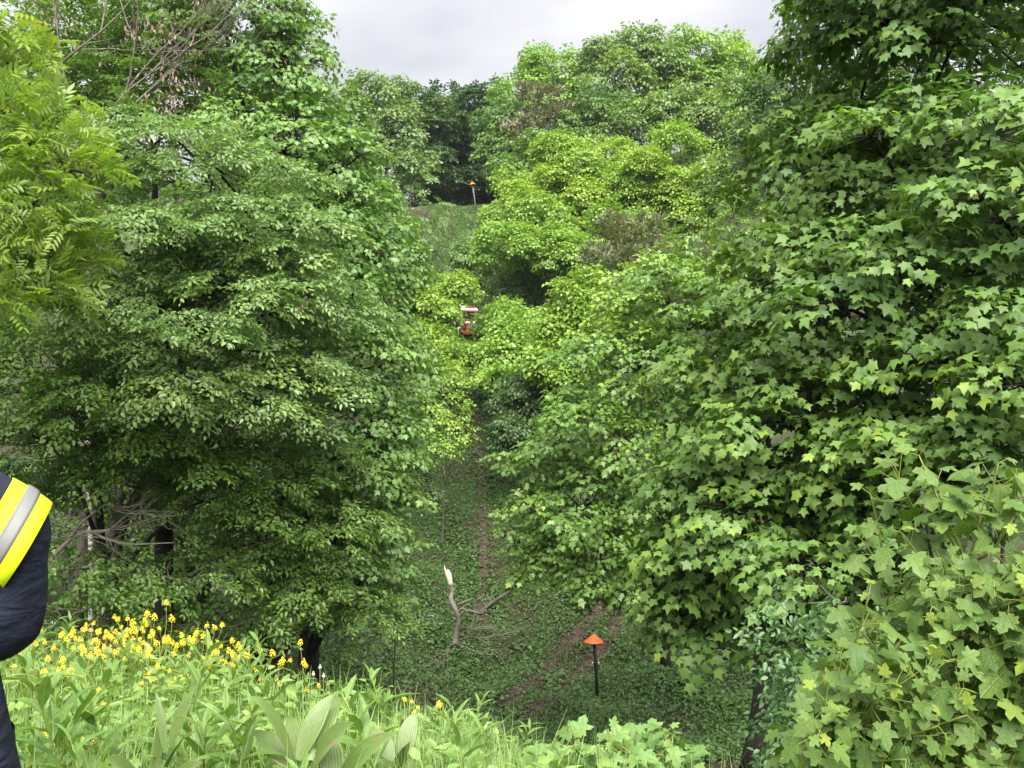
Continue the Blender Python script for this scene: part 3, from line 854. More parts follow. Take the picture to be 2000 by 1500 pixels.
for i, (lab, lb, bpx, bY, mt, tcx) in enumerate(hill):
    make_tree('hillside_tree', lab, lb, 'far', mt, (gx(bpx, bY), bY), trunk_r=.25, dens=3.0, seed=60 + i, scale=1.25 if bY > 76 else 1.1, tintc=tcx, sub=(11, .34, .5))
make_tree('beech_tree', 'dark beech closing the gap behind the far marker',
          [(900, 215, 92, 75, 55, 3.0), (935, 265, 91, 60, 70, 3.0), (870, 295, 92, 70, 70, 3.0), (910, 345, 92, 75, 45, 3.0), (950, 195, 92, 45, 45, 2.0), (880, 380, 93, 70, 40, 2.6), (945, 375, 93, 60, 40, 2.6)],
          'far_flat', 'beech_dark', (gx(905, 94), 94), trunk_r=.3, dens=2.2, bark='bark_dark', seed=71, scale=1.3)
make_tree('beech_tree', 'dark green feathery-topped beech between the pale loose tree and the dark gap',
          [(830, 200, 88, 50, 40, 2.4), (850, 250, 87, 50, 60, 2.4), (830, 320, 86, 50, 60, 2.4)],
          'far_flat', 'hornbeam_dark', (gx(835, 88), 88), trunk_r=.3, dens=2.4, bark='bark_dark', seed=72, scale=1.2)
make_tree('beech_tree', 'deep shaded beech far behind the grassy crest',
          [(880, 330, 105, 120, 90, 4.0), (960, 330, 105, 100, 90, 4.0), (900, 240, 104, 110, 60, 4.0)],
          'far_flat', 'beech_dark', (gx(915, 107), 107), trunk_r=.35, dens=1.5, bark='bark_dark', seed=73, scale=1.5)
make_tree('hillside_tree', 'pale loose tree beside the sky gap behind the tall maple',
          [(730, 190, 60, 50, 50, 1.8), (700, 280, 59, 60, 60, 2.0), (770, 260, 59, 50, 70, 1.8), (800, 330, 58, 40, 50, 1.5), (780, 180, 61, 25, 35, 1.0)],
          'far', 'pale_far', (gx(745, 61), 61), trunk_r=.2, dens=4, seed=74, tintc=(.55, .2), scale=.95)
make_tree('hillside_tree', 'feathery hornbeam at the edge of the grassy slope below the far marker',
          [(830, 420, 52, 50, 50, 1.5), (848, 440, 52, 38, 40, 1.2), (850, 490, 51, 55, 50, 1.5), (800, 390, 53, 50, 60, 1.5), (840, 540, 50, 50, 40, 1.4)],
          'hornbeam', 'hornbeam_pale', (gx(828, 52), 52), trunk_r=.16, dens=2.6, seed=75, scale=1.9, tintc=(.45, .2))
make_tree('hillside_tree', 'green tree filling the slope behind the tall maple crown',
          [(760, 440, 48, 60, 70, 1.6), (790, 520, 47, 40, 60, 1.4), (750, 600, 46, 60, 60, 1.6), (780, 700, 42, 50, 60, 1.4), (800, 790, 38, 50, 60, 1.2)],
          'far', 'green_far', (gx(765, 47), 47), trunk_r=.16, dens=3.6, seed=76, scale=.85)

make_tree('hillside_tree', 'dense green tree hidden behind the upper crown of the tall maple',
          [(600, 220, 36, 90, 90, 2.0), (520, 330, 36, 100, 100, 2.0), (650, 360, 36, 90, 90, 2.0), (560, 480, 35, 110, 90, 2.0), (690, 500, 35, 70, 90, 1.6), (640, 620, 34, 100, 90, 1.8), (480, 180, 36, 80, 80, 1.6)],
          'fluff', 'green_far', (gx(600, 36), 36), trunk_r=.2, dens=4.6, seed=77, scale=1.0, tintc=(.4, .2))
# withering tree: bare grey twigs and brown leaves, top left
def dead_twigs(tb, p, d, ln, r, depth, g, ends):
    p = np.asarray(p, float); d = unit(d)
    n = 4
    pts = [p]
    for i in range(n):
        d = unit(d + g.normal(size=3) * .13 + np.array((0, 0, .03)))
        pts.append(pts[-1] + d * ln / n)
    tb.add(pts, np.linspace(r, r * .45, n + 1), 5 if depth > 1 else 4, cap=False)
    if depth == 0:
        ends.append((pts[-1], d)); return
    for k in range(4 if depth > 1 else 5):
        t = g.integers(1, n + 1)
        dead_twigs(tb, pts[t], d + g.normal(size=3) * .48, ln * g.uniform(.5, .75), r * .5, depth - 1, g, ends)

def withering_tree():
    g = np.random.default_rng(90)
    Y = 17.0
    bx, by = gx(150, 19.5), 19.5
    bz = float(h(bx, by))
    root = empty('withering_tree', (bx, by, bz))
    tag(root, 'withering tree with bare grey twigs and brown leaves above the near wood', 'tree')
    tb = Tubes(); ends = []
    tb.add(curve_pts([(bx, by, bz - .2), P(190, 700, 19), P(200, 300, 17.5)], 8), np.linspace(.16, .07, 17), 8, wob=.05)
    trunk = link('trunk', tb.mesh('trunk'), M['bark'], root)
    tb = Tubes()
    for a, b_, ln in [((235, 190), (370, -30), 2.0), ((220, 210), (330, 60), 1.7), ((110, 130), (300, -10), 2.0), ((130, 170), (90, -40), 1.6), ((240, 200), (300, -60), 2.0), ((250, 215), (380, 80), 1.5)]:
        p = P(*a, 16.2); q = P(*b_, 15.8)
        tb.add(curve_pts([P(200, 330, 17.4), p * .5 + P(200, 330, 17.4) * .5, p], 4), np.linspace(.05, .025, 9), 5)
        dead_twigs(tb, p, q - p, ln, .02, 3, g, ends)
    link('bare_twigs', tb.mesh('bare_twigs'), M['twig_grey'], root)['kind'] = 'stuff'
    e = np.array([q[0] for q in ends]); d = np.array([q[1] for q in ends])
    k = g.uniform(size=len(e)) < .32
    e, d = e[k], d[k]
    LMs = []
    for r in range(3):
        LMs.append(frames(e + g.normal(size=e.shape) * .06, np.array((0, 0, -1.)) + g.normal(size=e.shape) * .4, d + g.normal(size=e.shape), .09))
    for c, n in [((110, 440), 0), ((205, 440), 70), ((330, 200), 60), ((330, 160), 45), ((95, 40), 50), ((440, 735), 40), ((145, 725), 25), ((600, 600), 20), ((300, 60), 60)]:
        if n:
            p = P(*c, 12.6 if c[1] > 300 else 15.5) + g.normal(size=(n, 3)) * np.array((.22, .2, .13))
            LMs.append(frames(p, np.array((.1, 0, -1.)) + g.normal(size=p.shape) * .3, g.normal(size=p.shape), .09))
    LM = np.concatenate(LMs)
    o = link('brown_leaves', merge_leaves('brown_leaves', LM, 'ovate_narrow', np.clip(.5 + g.normal(size=len(LM)) * .25, 0, 1)), M['dead_leaf'], root)
    o['kind'] = 'stuff'
    # remaining green sprays
    sp = SPRAY['hornbeam']
    n = 760
    p = np.array([P(g.uniform(60, 430), g.uniform(-30, 250), g.uniform(16.3, 18.5)) for _ in range(n)])
    SM = frames(p, g.normal(size=(n, 3)) * np.array((1, 1, .2)), np.array((0, 0, 1.)) + g.normal(size=(n, 3)) * .25, g.uniform(.8, 1.2, n))
    LM = np.concatenate([np.einsum('nij,kjl->nkil', SM[i::4], sp[1][i]).reshape(-1, 4, 4) for i in range(4)])
    foliage(root, LM, 'ovate', M['hornbeam'], np.clip(.5 + g.normal(size=len(LM)) * .25, 0, 1), 0)
withering_tree()

# ------------------------------------------------------------------ sycamore sapling close by on the right
def shoot(tb, st, base, tip, pairs, leaf, g, LM, TI):
    """an upright shoot with pairs of long-stalked leaves"""
    base = np.asarray(base, float); tip = np.asarray(tip, float)
    side = unit(np.cross(tip - base, (0, 0, 1)) + g.normal(size=3) * .1)
    path = curve_pts([base, base * .5 + tip * .5 + side * g.normal() * .04 + np.array((0, 0, -.03)), tip], 6)
    tb.add(path, np.linspace(.007, .0025, len(path)), 5)
    d = unit(tip - base)
    ph = g.uniform(0, 3.14)
    for k in range(pairs):
        t = 1 - (k / max(1, pairs)) ** 1.1 * .78
        p = path[int(round(t * (len(path) - 1)))]
        u = unit(np.cross(d, (0, 0, 1)) + np.array((.01, 0, 0))); w = np.cross(d, u)
        for s in (0, math.pi):
            a = ph + k * math.pi / 2 + s + g.normal() * .25
            o = u * math.cos(a) + w * math.sin(a)
            young = k == 0
            ln = (.035 if young else .06 + .02 * min(k, 4)) * g.uniform(.8, 1.2)
            q = p + unit(o + d * .75) * ln
            st.segs([p], [q], .0016, .0012, 4)
            ax = unit(o * 1.0 + np.array((0, 0, -.35 if not young else .1)) + g.normal(size=3) * .2)
            nr = unit(np.array((0, 0, 1.0)) + d * .3 + o * .25 + np.array((0, -.15, 0)) + g.normal(size=3) * .42)
            s_ = leaf * (.5 if young else g.uniform(.75, 1.15))
            LM.append(frames(q[None], ax[None], nr[None], s_)[0])
            TI.append(np.clip((.80 if young else .40) + g.normal() * .16 + (.3 if k == 1 and g.uniform() < .35 else 0), .02, .98))

def sapling(name, label, stems, shoots, mat, leafsize, base, seed, parts=300, leaf='maple_hi', cat='sapling'):
    g = np.random.default_rng(seed)
    bz = float(h(*base))
    root = empty(name, (*base, bz)); tag(root, label, cat)
    tb, sh, st = Tubes(), Tubes(), Tubes()
    LM, TI = [], []
    b = np.array((*base, bz - .05))
    paths = []
    for tip in stems:
        tip = np.asarray(tip, float)
        pt = curve_pts([b, b * .5 + tip * .5 + g.normal(size=3) * .05, tip], 8)
        paths.append(pt); tb.add(pt, np.linspace(.016, .006, len(pt)), 6, wob=.06)
    allp = np.concatenate(paths)
    for tip in shoots:
        tip = np.asarray(tip, float)
        low = allp[allp[:, 2] < tip[2] - .08]
        if len(low) == 0: low = allp[:3]
        s0 = low[np.argmin(np.linalg.norm(low - (tip - np.array((0, 0, .25))), axis=1))]
        if np.linalg.norm(tip - s0) > .75: s0 = tip + (s0 - tip) * .75 / np.linalg.norm(tip - s0) if False else s0
        shoot(sh, st, s0, tip, int(g.integers(3, 6)), leafsize * g.uniform(.85, 1.1), g, LM, TI)
    LM = np.array(LM); TI = np.array(TI)
    link('stem', tb.mesh('stem'), M['bark'], root)
    link('shoots', sh.mesh('shoots'), M['twig_green'], root)['kind'] = 'stuff'
    link('leaf_stalks', st.mesh('leaf_stalks'), M['twig_green'], root)['kind'] = 'stuff'
    foliage(root, LM, leaf, M[mat], TI, parts, 'foliage')
    return root

g = np.random.default_rng(101)
tips = []
for px, py, Y in [(1745, 905, 3.5), (1795, 890, 3.45), (1820, 960, 3.5), (1700, 965, 3.55), (1950, 905, 3.3), (1985, 930, 3.3), (1920, 985, 3.35), (1975, 1020, 3.2),
                  (1690, 1060, 3.6), (1760, 1040, 3.4), (1840, 1090, 3.3), (1990, 1100, 3.1)]:
    tips.append(P(px, py, Y))
for _ in range(215):
    py = g.uniform(1110, 1570)
    lo = 1565 + (1500 - py) * .22 + max(0, 1250 - py) * .55
    tips.append(P(g.uniform(lo, 2120), py, g.uniform(3.1, 4.4) - (py - 1050) / 2000))
sapling('sycamore_sapling', 'young sycamore sapling with big pale leaves and yellowish tips close by on the bank',
        [P(1800, 960, 3.6), P(1890, 1100, 3.4), P(1960, 980, 3.4), P(1720, 1150, 3.7), P(2050, 1000, 3.5), P(1640, 1330, 3.7), P(1620, 1450, 3.5)], tips,
        'maple_sap', .083, (1.95, 3.9), 102)
tips = [P(g.uniform(1010, 1350), 0, 1) for _ in range(0)]
for _ in range(60):
    px = g.uniform(1060, 1345)
    top = 1425 + abs(px - 1270) * .10 + (25 if px > 1320 else 0)
    tips.append(P(px, g.uniform(top, 1560), g.uniform(3.7, 4.5)))
sapling('sycamore_seedling', 'bright green low sycamore seedling clump at the brow of the bank',
        [P(1270, 1470, 4.2), P(1180, 1480, 4.2), P(1320, 1500, 4.0), P(1100, 1490, 4.3)], tips, 'herb', .085, (gx(1210, 4.3), 4.3), 103, parts=250, cat='seedling')

# ------------------------------------------------------------------ marker posts
def paint(name, c, rough=.4, spec=.5, bump=0.0, var=.85):
    m, t, bs = mat_new(name)
    n = t.nodes.new; l = t.links.new
    tc = n('ShaderNodeTexCoord'); nz = n('ShaderNodeTexNoise'); nz.inputs['Scale'].default_value = 6; nz.inputs['Detail'].default_value = 5
    l(tc.outputs['Object'], nz.inputs['Vector'])
    r = n('ShaderNodeValToRGB')
    r.color_ramp.elements[0].position = .35; r.color_ramp.elements[0].color = (*[q * var for q in c], 1)
    r.color_ramp.elements[1].position = .65; r.color_ramp.elements[1].color = (*c, 1)
    l(nz.outputs['Fac'], r.inputs[0]); l(r.outputs[0], bs.inputs['Base Color'])
    bs.inputs['Roughness'].default_value = rough; bs.inputs['Specular IOR Level'].default_value = spec
    if bump:
        bp = n('ShaderNodeBump'); bp.inputs['Strength'].default_value = bump; bp.inputs['Distance'].default_value = .005
        l(nz.outputs['Fac'], bp.inputs['Height']); l(bp.outputs[0], bs.inputs['Normal'])
    return m
M['orange'] = paint('orange_enamel', (.74, .155, .03), .45, .4)
M['post_dark'] = paint('dark_green_post_paint', (.016, .022, .022), .5, .4, var=.7)
M['post_grey'] = paint('galvanised_post', (.15, .155, .165), .5, .5)
M['white_plastic'] = paint('white_plastic', (.75, .75, .72), .5, .4)
M['red'] = paint('red_machine_paint', (.26, .022, .022), .35, .5)
M['white'] = paint('white_machine_paint', (.72, .66, .66), .4, .5)
M['rubber'] = paint('black_rubber', (.015, .015, .016), .8, .2)
M['metal'] = paint('worn_metal', (.25, .24, .24), .45, .5)
M['lamp_lens'] = paint('pale_lamp_lens', (.80, .62, .60), .2, .6)
M['glass'] = paint('dark_cab_glass', (.02, .025, .03), .08, .7)

def lathe(name, prof, seg, mat, parent, loc):
    V, T = [], []
    ang = np.linspace(0, 2 * np.pi, seg, endpoint=False)
    for r, z in prof:
        V += [(math.cos(a) * r, math.sin(a) * r, z) for a in ang]
    k = len(prof)
    for i in range(k - 1):
        for j in range(seg):
            a = i * seg + j; b = i * seg + (j + 1) % seg
            T += [(a, b, b + seg), (a, b + seg, a + seg)]
    V = np.array(V) + np.array(loc)
    return link(name, np_mesh(name, V, np.array(T)), mat, parent)

def marker(label, foot, height, capw, lean, pm, tilt=0.0):
    root = empty('marker_post', tuple(foot)); tag(root, label, 'marker post', 'orange-capped marker posts')
    top = np.array(foot) + np.array((lean, 0, height))
    R = capw / 2
    ch = R * .74
    post = Tubes()
    f = np.array(foot)
    post.add([f - np.array((0, 0, .3)), f * .5 + top * .5, top - np.array((0, 0, ch * .35))], [.052, .052, .05], 14)
    link('post', post.mesh('post'), pm, root)
    cap = lathe('cap', [(.001, 0), (R * .10, -ch * .06), (R * .98, -ch), (R, -ch * 1.06), (R * .97, -ch * 1.06), (.05, -ch * .18)], 28, M['orange'], root, (0, 0, 0))
    cap.data.polygons.foreach_set('use_smooth', [True] * len(cap.data.polygons))
    cap.matrix_parent_inverse = Matrix.Identity(4)
    cap.location = Vector(top - f); cap.rotation_euler = (0, tilt, 0)
    mid = f * .42 + top * .58
    lathe('collar', [(.05, -.02), (.075, -.02), (.075, .03), (.05, .03)], 14, M['post_grey'] if pm is M['post_grey'] else M['post_dark'], root, mid)
    if pm is not M['post_grey']:
        for s in (-1, 1):
            b = lathe('insulator', [(.001, -.028), (.022, -.026), (.03, 0), (.022, .026), (.001, .028)], 10, M['white_plastic'], root, mid + np.array((s * .085, -.02, 0)))
    return root

f1 = hit(1168, 1372)
hpx = f1[1] / F
marker('dark marker post with bright orange conical cap and white insulators beside the ruts', f1, 132 * hpx, 39 * hpx, -8 * hpx, M['post_dark'])
f2 = hit(930, 408, 50)
hp2 = f2[1] / F
marker('leaning grey marker post with orange cap on the grassy crest before the dark gap', f2, 53 * hp2, 14.5 * hp2, -8 * hp2, M['post_grey'], -.12)

# ------------------------------------------------------------------ red machine on the path
def box(bm, c, s, rot=None, bev=.03):
    r = bmesh.ops.create_cube(bm, size=1.0)
    vs = r['verts']
    for v in vs:
        v.co = Vector((v.co.x * s[0], v.co.y * s[1], v.co.z * s[2]))
    if rot: bmesh.ops.rotate(bm, verts=vs, cent=(0, 0, 0), matrix=Matrix.Rotation(rot[0], 3, rot[1]))
    for v in vs: v.co += Vector(c)
    if bev:
        es = list({e for v in vs for e in v.link_edges})
        bmesh.ops.bevel(bm, geom=es, offset=bev, segments=2, affect='EDGES', profile=.6)

def bm_obj(name, fn, mat, parent):
    bm = bmesh.new(); fn(bm)
    me = bpy.data.meshes.new(name); bm.to_mesh(me); bm.free()
    me.materials.append(mat)
    o = bpy.data.objects.new(name, me); col.objects.link(o); o.parent = parent
    return o

def red_machine():
    y = 55.2; x = gx(914, y); z = float(h(x, y))
    root = empty('red_machine', (x, y, z)); tag(root, 'small red and white work machine on the hillside path, half hidden in leaves', 'work machine')
    root.rotation_euler = (math.radians(14), 0, math.radians(12)); root.scale = (.72, .72, .70)
    bm_obj('chassis', lambda b: (box(b, (0, .4, .55), (1.0, 2.4, .35)), box(b, (0, -.75, .85), (.85, 1.1, .55), bev=.10)), M['red'], root)
    bm_obj('bumper', lambda b: (box(b, (0, -1.45, .42), (1.35, .16, .28), bev=.05), box(b, (-.35, -1.5, .62), (.10, .1, .5)), box(b, (.35, -1.5, .62), (.10, .1, .5))), M['red'], root)
    bm_obj('grille', lambda b: [box(b, (0, -1.32, .70 + .09 * k), (.62, .04, .045), bev=.01) for k in range(5)], M['metal'], root)
    cab = bm_obj('cab_frame', lambda b: ([box(b, (sx * .55, yy, 1.35), (.07, .07, 1.25), bev=.015) for sx in (-1, 1) for yy in (-.1, 1.3)] + [box(b, (0, .6, .78), (1.2, 1.5, .1))]), M['metal'], root)
    bm_obj('windscreen', lambda b: box(b, (0, -.11, 1.42), (1.0, .02, .95), bev=.005), M['glass'], cab)
    roof = bm_obj('roof', lambda b: (box(b, (0, .6, 2.03), (1.35, 1.65, .14), bev=.05)), M['white'], root)
    bm_obj('roof_hatch', lambda b: box(b, (.2, .6, 2.16), (.7, .9, .12), bev=.04), M['red'], roof)
    bm_obj('roof_band', lambda b: box(b, (0, .59, 1.90), (1.30, 1.6, .10), bev=.02), M['red'], roof)
    def lamp(b, sx):
        bmesh.ops.create_uvsphere(b, u_segments=16, v_segments=8, radius=.15, matrix=Matrix.Translation((sx, -1.32, 1.18)) @ Matrix.Diagonal((1.2, .45, .75, 1)))
    for sx in (-.28, .28):
        bm_obj('headlight', lambda b: lamp(b, sx), M['lamp_lens'], root)
    for sx in (-1, 1):
        for yy, r in ((-.85, .42), (1.1, .58)):
            def wheel(b):
                mt = Matrix.Translation((sx * .75, yy, r)) @ Matrix.Rotation(math.pi / 2, 4, 'Y')
                bmesh.ops.create_cone(b, cap_ends=True, segments=24, radius1=r, radius2=r, depth=.32, matrix=mt)
                bmesh.ops.bevel(b, geom=[e for e in b.edges if len(e.link_faces) == 2 and e.calc_face_angle() > 1], offset=.06, segments=2, affect='EDGES')
            w = bm_obj('wheel', wheel, M['rubber'], root)
            def rim(b):
                mt = Matrix.Translation((sx * .77, yy, r)) @ Matrix.Rotation(math.pi / 2, 4, 'Y')
                bmesh.ops.create_cone(b, cap_ends=True, segments=20, radius1=r * .55, radius2=r * .5, depth=.34, matrix=mt)
            bm_obj('rim', rim, M['white'], w)
        bm_obj('mudguard', lambda b: box(b, (sx * .75, 1.1, 1.2), (.42, 1.2, .07), bev=.03), M['red'], root)
red_machine()

# ------------------------------------------------------------------ broken dead trunk in the gully
def snag():
    g = np.random.default_rng(120)
    b = hit(888, 1262)
    Y = b[1]
    root = empty('broken_dead_trunk', tuple(b)); tag(root, 'crooked dead trunk with pale splintered top standing on the gully slope', 'dead trunk')
    pts = [b - np.array((0, 0, .15)), P(891, 1240, Y), P(896, 1212, Y - .1), P(890, 1192, Y - .15), P(881, 1172, Y - .1), P(883, 1155, Y), P(880, 1140, Y)]
    tb = Tubes(); tb.add(curve_pts(pts, 5), np.interp(np.arange(31), [0, 8, 16, 24, 30], [.12, .075, .085, .065, .08]), 9, wob=.07)
    for a, c_ in [((893, 1182), [(906, 1176), (925, 1168)]), ((896, 1205), [(912, 1192), (938, 1198), (950, 1190)]), ((893, 1196), [(905, 1188), (915, 1200)])]:
        pp = [P(*a, Y - .1)] + [P(*q, Y - .3) for q in c_]
        tb.add(curve_pts(pp, 4), np.linspace(.05, .012, 4 * len(c_) + 1), 6)
    link('trunk', tb.mesh('trunk'), M['twig_grey'], root)
    # splintered end
    t0 = P(880, 1141, Y); t1 = P(871, 1104, Y)
    V = []; seg = 9
    for k, (t, r) in enumerate([(0, .08), (.3, .095), (.65, .10), (.9, .07)]):
        for j in range(seg):
            a = j / seg * 6.283
            hgt = (t + g.uniform(-.02, .02)) if k < 2 else (t + g.uniform(-.12, .08)) if k == 2 else g.uniform(.62, 1.08) - (.3 if math.cos(a) > .5 else 0)
            V.append(t0 + (t1 - t0) * hgt + np.array((math.cos(a) * r, math.sin(a) * r * .7, 0)))
    V.append(t0 + (t1 - t0) * .45)
    T = []
    for k in range(3):
        for j in range(seg):
            a = k * seg + j; c_ = k * seg + (j + 1) % seg
            T += [(a, c_, c_ + seg), (a, c_ + seg, a + seg)]
    for j in range(seg): T.append((27 + j, 27 + (j + 1) % seg, 36))
    link('splintered_end', np_mesh('splintered_end', np.array(V), np.array(T)), M['wood_raw'], root)
    # fallen dead limbs round its foot
    def limb(label, pix, r, nb, name='fallen_branch'):
        P3 = [hit(*q) + np.array((0, 0, .12 + .1 * (i % 2))) for i, q in enumerate(pix)]
        rt = empty(name, tuple(P3[0])); tag(rt, label, 'branch', 'dead branches lying in the gully')
        t = Tubes(); path = curve_pts(P3, 6); t.add(path, np.linspace(r, r * .3, len(path)), 7, wob=.06)
        link('limb', t.mesh('limb'), M['bark'], rt)
        t2 = Tubes(); ends = []
        for _ in range(nb):
            k = g.integers(2, len(path) - 1)
            d = path[k + 1] - path[k] if k + 1 < len(path) else path[k] - path[k - 1]
            dead_twigs(t2, path[k], unit(d) + g.normal(size=3) * .6, .9, .014, 1, g, ends)
        link('twigs', t2.mesh('twigs'), M['twig_grey'], rt)['kind'] = 'stuff'
    limb('thick brown fallen branch lying beside the hillside path', [(935, 1205), (975, 1180), (1015, 1150)], .07, 4)
    limb('long thin dry branch stretching from the dead trunk\'s foot towards the ruts', [(895, 1235), (935, 1240), (995, 1248)], .03, 3)
    limb('twiggy dry branch spread below the dead trunk', [(885, 1262), (925, 1258), (962, 1275), (968, 1295)], .04, 8)
    limb('bent dry branch at the dead trunk\'s foot, pointing down towards the meadow', [(905, 1262), (880, 1275), (862, 1290), (852, 1305)], .04, 8)
snag()
# bare branch across the left trunks
def bare_branch():
    g = np.random.default_rng(125)
    root = empty('bare_branch', tuple(P(98, 1100, 12.6))); tag(root, 'long bare tan branch hanging in front of the dark forest trunks', 'branch')
    tb = Tubes()
    main = [P(60, 1150, 12.8), P(98, 1095, 12.6), P(150, 1045, 12.6), P(215, 1035, 12.7), P(290, 1015, 12.9), P(350, 998, 13)]
    tb.add(curve_pts(main, 5), np.linspace(.035, .008, 26), 6, wob=.05)
    for a in ([P(130, 1060, 12.6), P(160, 1020, 12.5), P(205, 985, 12.5), P(212, 970, 12.5)], [P(180, 1040, 12.6), P(240, 1062, 12.5), P(340, 1060, 12.6)], [P(215, 1035, 12.7), P(260, 1000, 12.6), P(300, 1005, 12.5)]):
        tb.add(curve_pts(a, 5), np.linspace(.018, .005, 5 * (len(a) - 1) + 1), 5)
    link('limb', tb.mesh('limb'), M['twig_grey'], root)
    t2 = Tubes(); ends = []
    for q in (main[2], main[3], main[4], P(205, 985, 12.5)):
        for _ in range(3): dead_twigs(t2, q, g.normal(size=3) * .6 + np.array((.6, 0, .2)), .7, .007, 1, g, ends)
    link('twigs', t2.mesh('twigs'), M['twig_grey'], root)['kind'] = 'stuff'
bare_branch()
def bare_trunk(label, pix, r, mat, Y):
    pts = [P(px, py, Y) for px, py in pix]
    b = pts[0].copy(); b[2] = float(h(b[0], b[1])) - .1
    if pts[0][2] > b[2] + .1: pts = [b] + pts
    t = Tubes(); pa = curve_pts(pts, 6)
    o_root = empty('forest_trunk', tuple(b)); tag(o_root, label, 'tree trunk')
    t.add(pa, np.linspace(r, r * .6, len(pa)), 10, wob=.05)
    link('trunk', t.mesh('trunk'), mat, o_root)
    g = np.random.default_rng(int(pix[0][0])); t2 = Tubes(); ends = []
    for k in (len(pa) // 2, len(pa) * 2 // 3, len(pa) - 2):
        dead_twigs(t2, pa[k], g.normal(size=3) * np.array((1, 1, .3)) + np.array((0, 0, .3)), 1.3, r * .25, 2, g, ends)
    link('twigs', t2.mesh('twigs'), M['bark_dark'], o_root)['kind'] = 'stuff'
bare_trunk('straight dark trunk in the near wood next to the leaning one', [(318, 1240), (312, 1050), (322, 860), (318, 700)], .13, M['bark_dark'], 18)
bare_trunk('leaning dark trunk crossing the straight one in the near wood', [(212, 1210), (228, 1000), (262, 880), (300, 720)], .11, M['bark_dark'], 17.5)
bare_trunk('thin pale birch stem glimpsed between the leaves of the near wood', [(178, 1150), (176, 1000), (172, 850), (170, 700)], .06, M['white_plastic'] if False else noise_mat('birch_bark', (.05, .045, .04), (.55, .53, .48), 9, .8, .2, stretch=(.6, .6, 2.5)), 18.5)
bare_trunk('slim dark stem at the wood edge behind the gap in the flowers', [(505, 1270), (520, 1220), (545, 1150), (560, 1050)], .07, M['bark_dark'], 17)

# ------------------------------------------------------------------ ground cover in the gully and on the slope
def ground_cover():
    g = np.random.default_rng(130)
    xs, ys = [], []
    for (x0, x1, y0, y1, n) in [(-5, 10, 22, 36, 72000), (-5, 4, 36, 50, 25000), (-12, -2, 13, 30, 16000), (-6, 3, 50, 82, 9000), (8, 22, 6, 30, 14000)]:
        xs.append(g.uniform(x0, x1, n)); ys.append(g.uniform(y0, y1, n))
    x = np.concatenate(xs); y = np.concatenate(ys)
    keep = np.ones(len(x), bool)
    for p, w in tracks:
        d = np.full(len(x), 9.)
        for q in p[::2]:
            d = np.minimum(d, np.hypot(x - q[0], y - q[1]))
        keep &= (d > w * .56 + .12 * g.normal(size=len(x))) | (g.uniform(size=len(x)) < .05)
    # patchy
    pat = np.sin(x * 1.1 + 2 * np.sin(y * .5)) + np.sin(y * .9 + 1.5 * np.sin(x * .8)) + g.normal(size=len(x)) * .8
    keep &= (pat > -1.15) | (y > 35)
    x, y = x[keep], y[keep]
    n = len(x)
    p = np.stack([x, y, h(x, y) + g.uniform(.03, .20, n)], 1)
    LM = frames(p, np.stack([g.normal(size=n), g.normal(size=n), g.uniform(-.5, .2, n)], 1), np.array((0, -.35, 1.)) + g.normal(size=(n, 3)) * .35, g.uniform(.055, .115, n) * np.where(y > 48, 1.8, 1) * (1 + .5 * (np.sin(x * 2.3 + y) > .6)))
    o = link('ground_cover', merge_leaves('ground_cover', LM, 'ivy', np.clip(.4 + g.normal(size=n) * .22, 0, 1)), M['cover'])
    tag(o, 'low leafy ground cover on the gully floor and hillside', 'ground cover', kind='stuff')
ground_cover()

def blades(name, label, x, y, hgt, width, mat, g, lean=.5, tintc=.45, parent=None):
    n = len(x)
    a = g.uniform(0, 6.283, n); d = np.stack([np.cos(a), np.sin(a), np.zeros(n)], 1)
    s = np.stack([-np.sin(a), np.cos(a), np.zeros(n)], 1)
    root = np.stack([x, y, h(x, y) - .01], 1)
    bend = g.uniform(.15, 1.0, n) * lean
    V = []
    for t in (0, .35, .7, 1.0):
        c = root + d * (hgt * bend * t * t)[:, None] + np.array((0, 0, 1.)) * (hgt * (t - .32 * bend * t * t))[:, None]
        w = (width * (1 - t ** 1.6) * .5)[:, None]
        V += [c - s * w, c + s * w] if t < 1 else [c]
    V = np.stack(V, 1)
    T = np.array([(0, 1, 3), (0, 3, 2), (2, 3, 5), (2, 5, 4), (4, 5, 6)])
    TT = T[None] + (np.arange(n) * 7)[:, None, None]
    ti = np.repeat(np.clip(tintc + g.normal(size=n) * .22, 0, 1), 7)
    o = link(name, np_mesh(name, V.reshape(-1, 3), TT.reshape(-1, 3), ti), M[mat])
    tag(o, label, 'grass', kind='stuff')

def bank_points(n, g, y0=1.6, y1=7.4):
    """random spots on the near bank, inside its brow"""
    x = g.uniform(-4.6, 2.6, n * 3); y = g.uniform(y0, y1, n * 3)
    brow = 5.3 + brow_shift(x)
    k = y < brow + g.normal(size=len(x)) * .25
    return x[k][:n], y[k][:n]
g = np.random.default_rng(140)
x, y = bank_points(24000, g)
blades('tall_grass', 'long pale green meadow grass covering the near bank', x, y, g.uniform(.16, .42, len(x)) * (1 + .75 * (1 - smooth(3.0, 4.8, y))), g.uniform(.004, .009, len(x)), 'grass', g)
x = g.uniform(gx(840, 5.2), gx(980, 5.2), 2600) + g.normal(size=2600) * .1; y = g.uniform(4.4, 5.3, 2600)
blades('arching_grass', 'arching tuft of fine grass at the brow of the bank', x, y, g.uniform(.22, .42, len(x)), g.uniform(.003, .006, len(x)), 'grass', g, lean=1.2, tintc=.6)
g2 = np.random.default_rng(141)
x = g2.uniform(-6, 1, 15000); y = g2.uniform(58, 82, 15000)
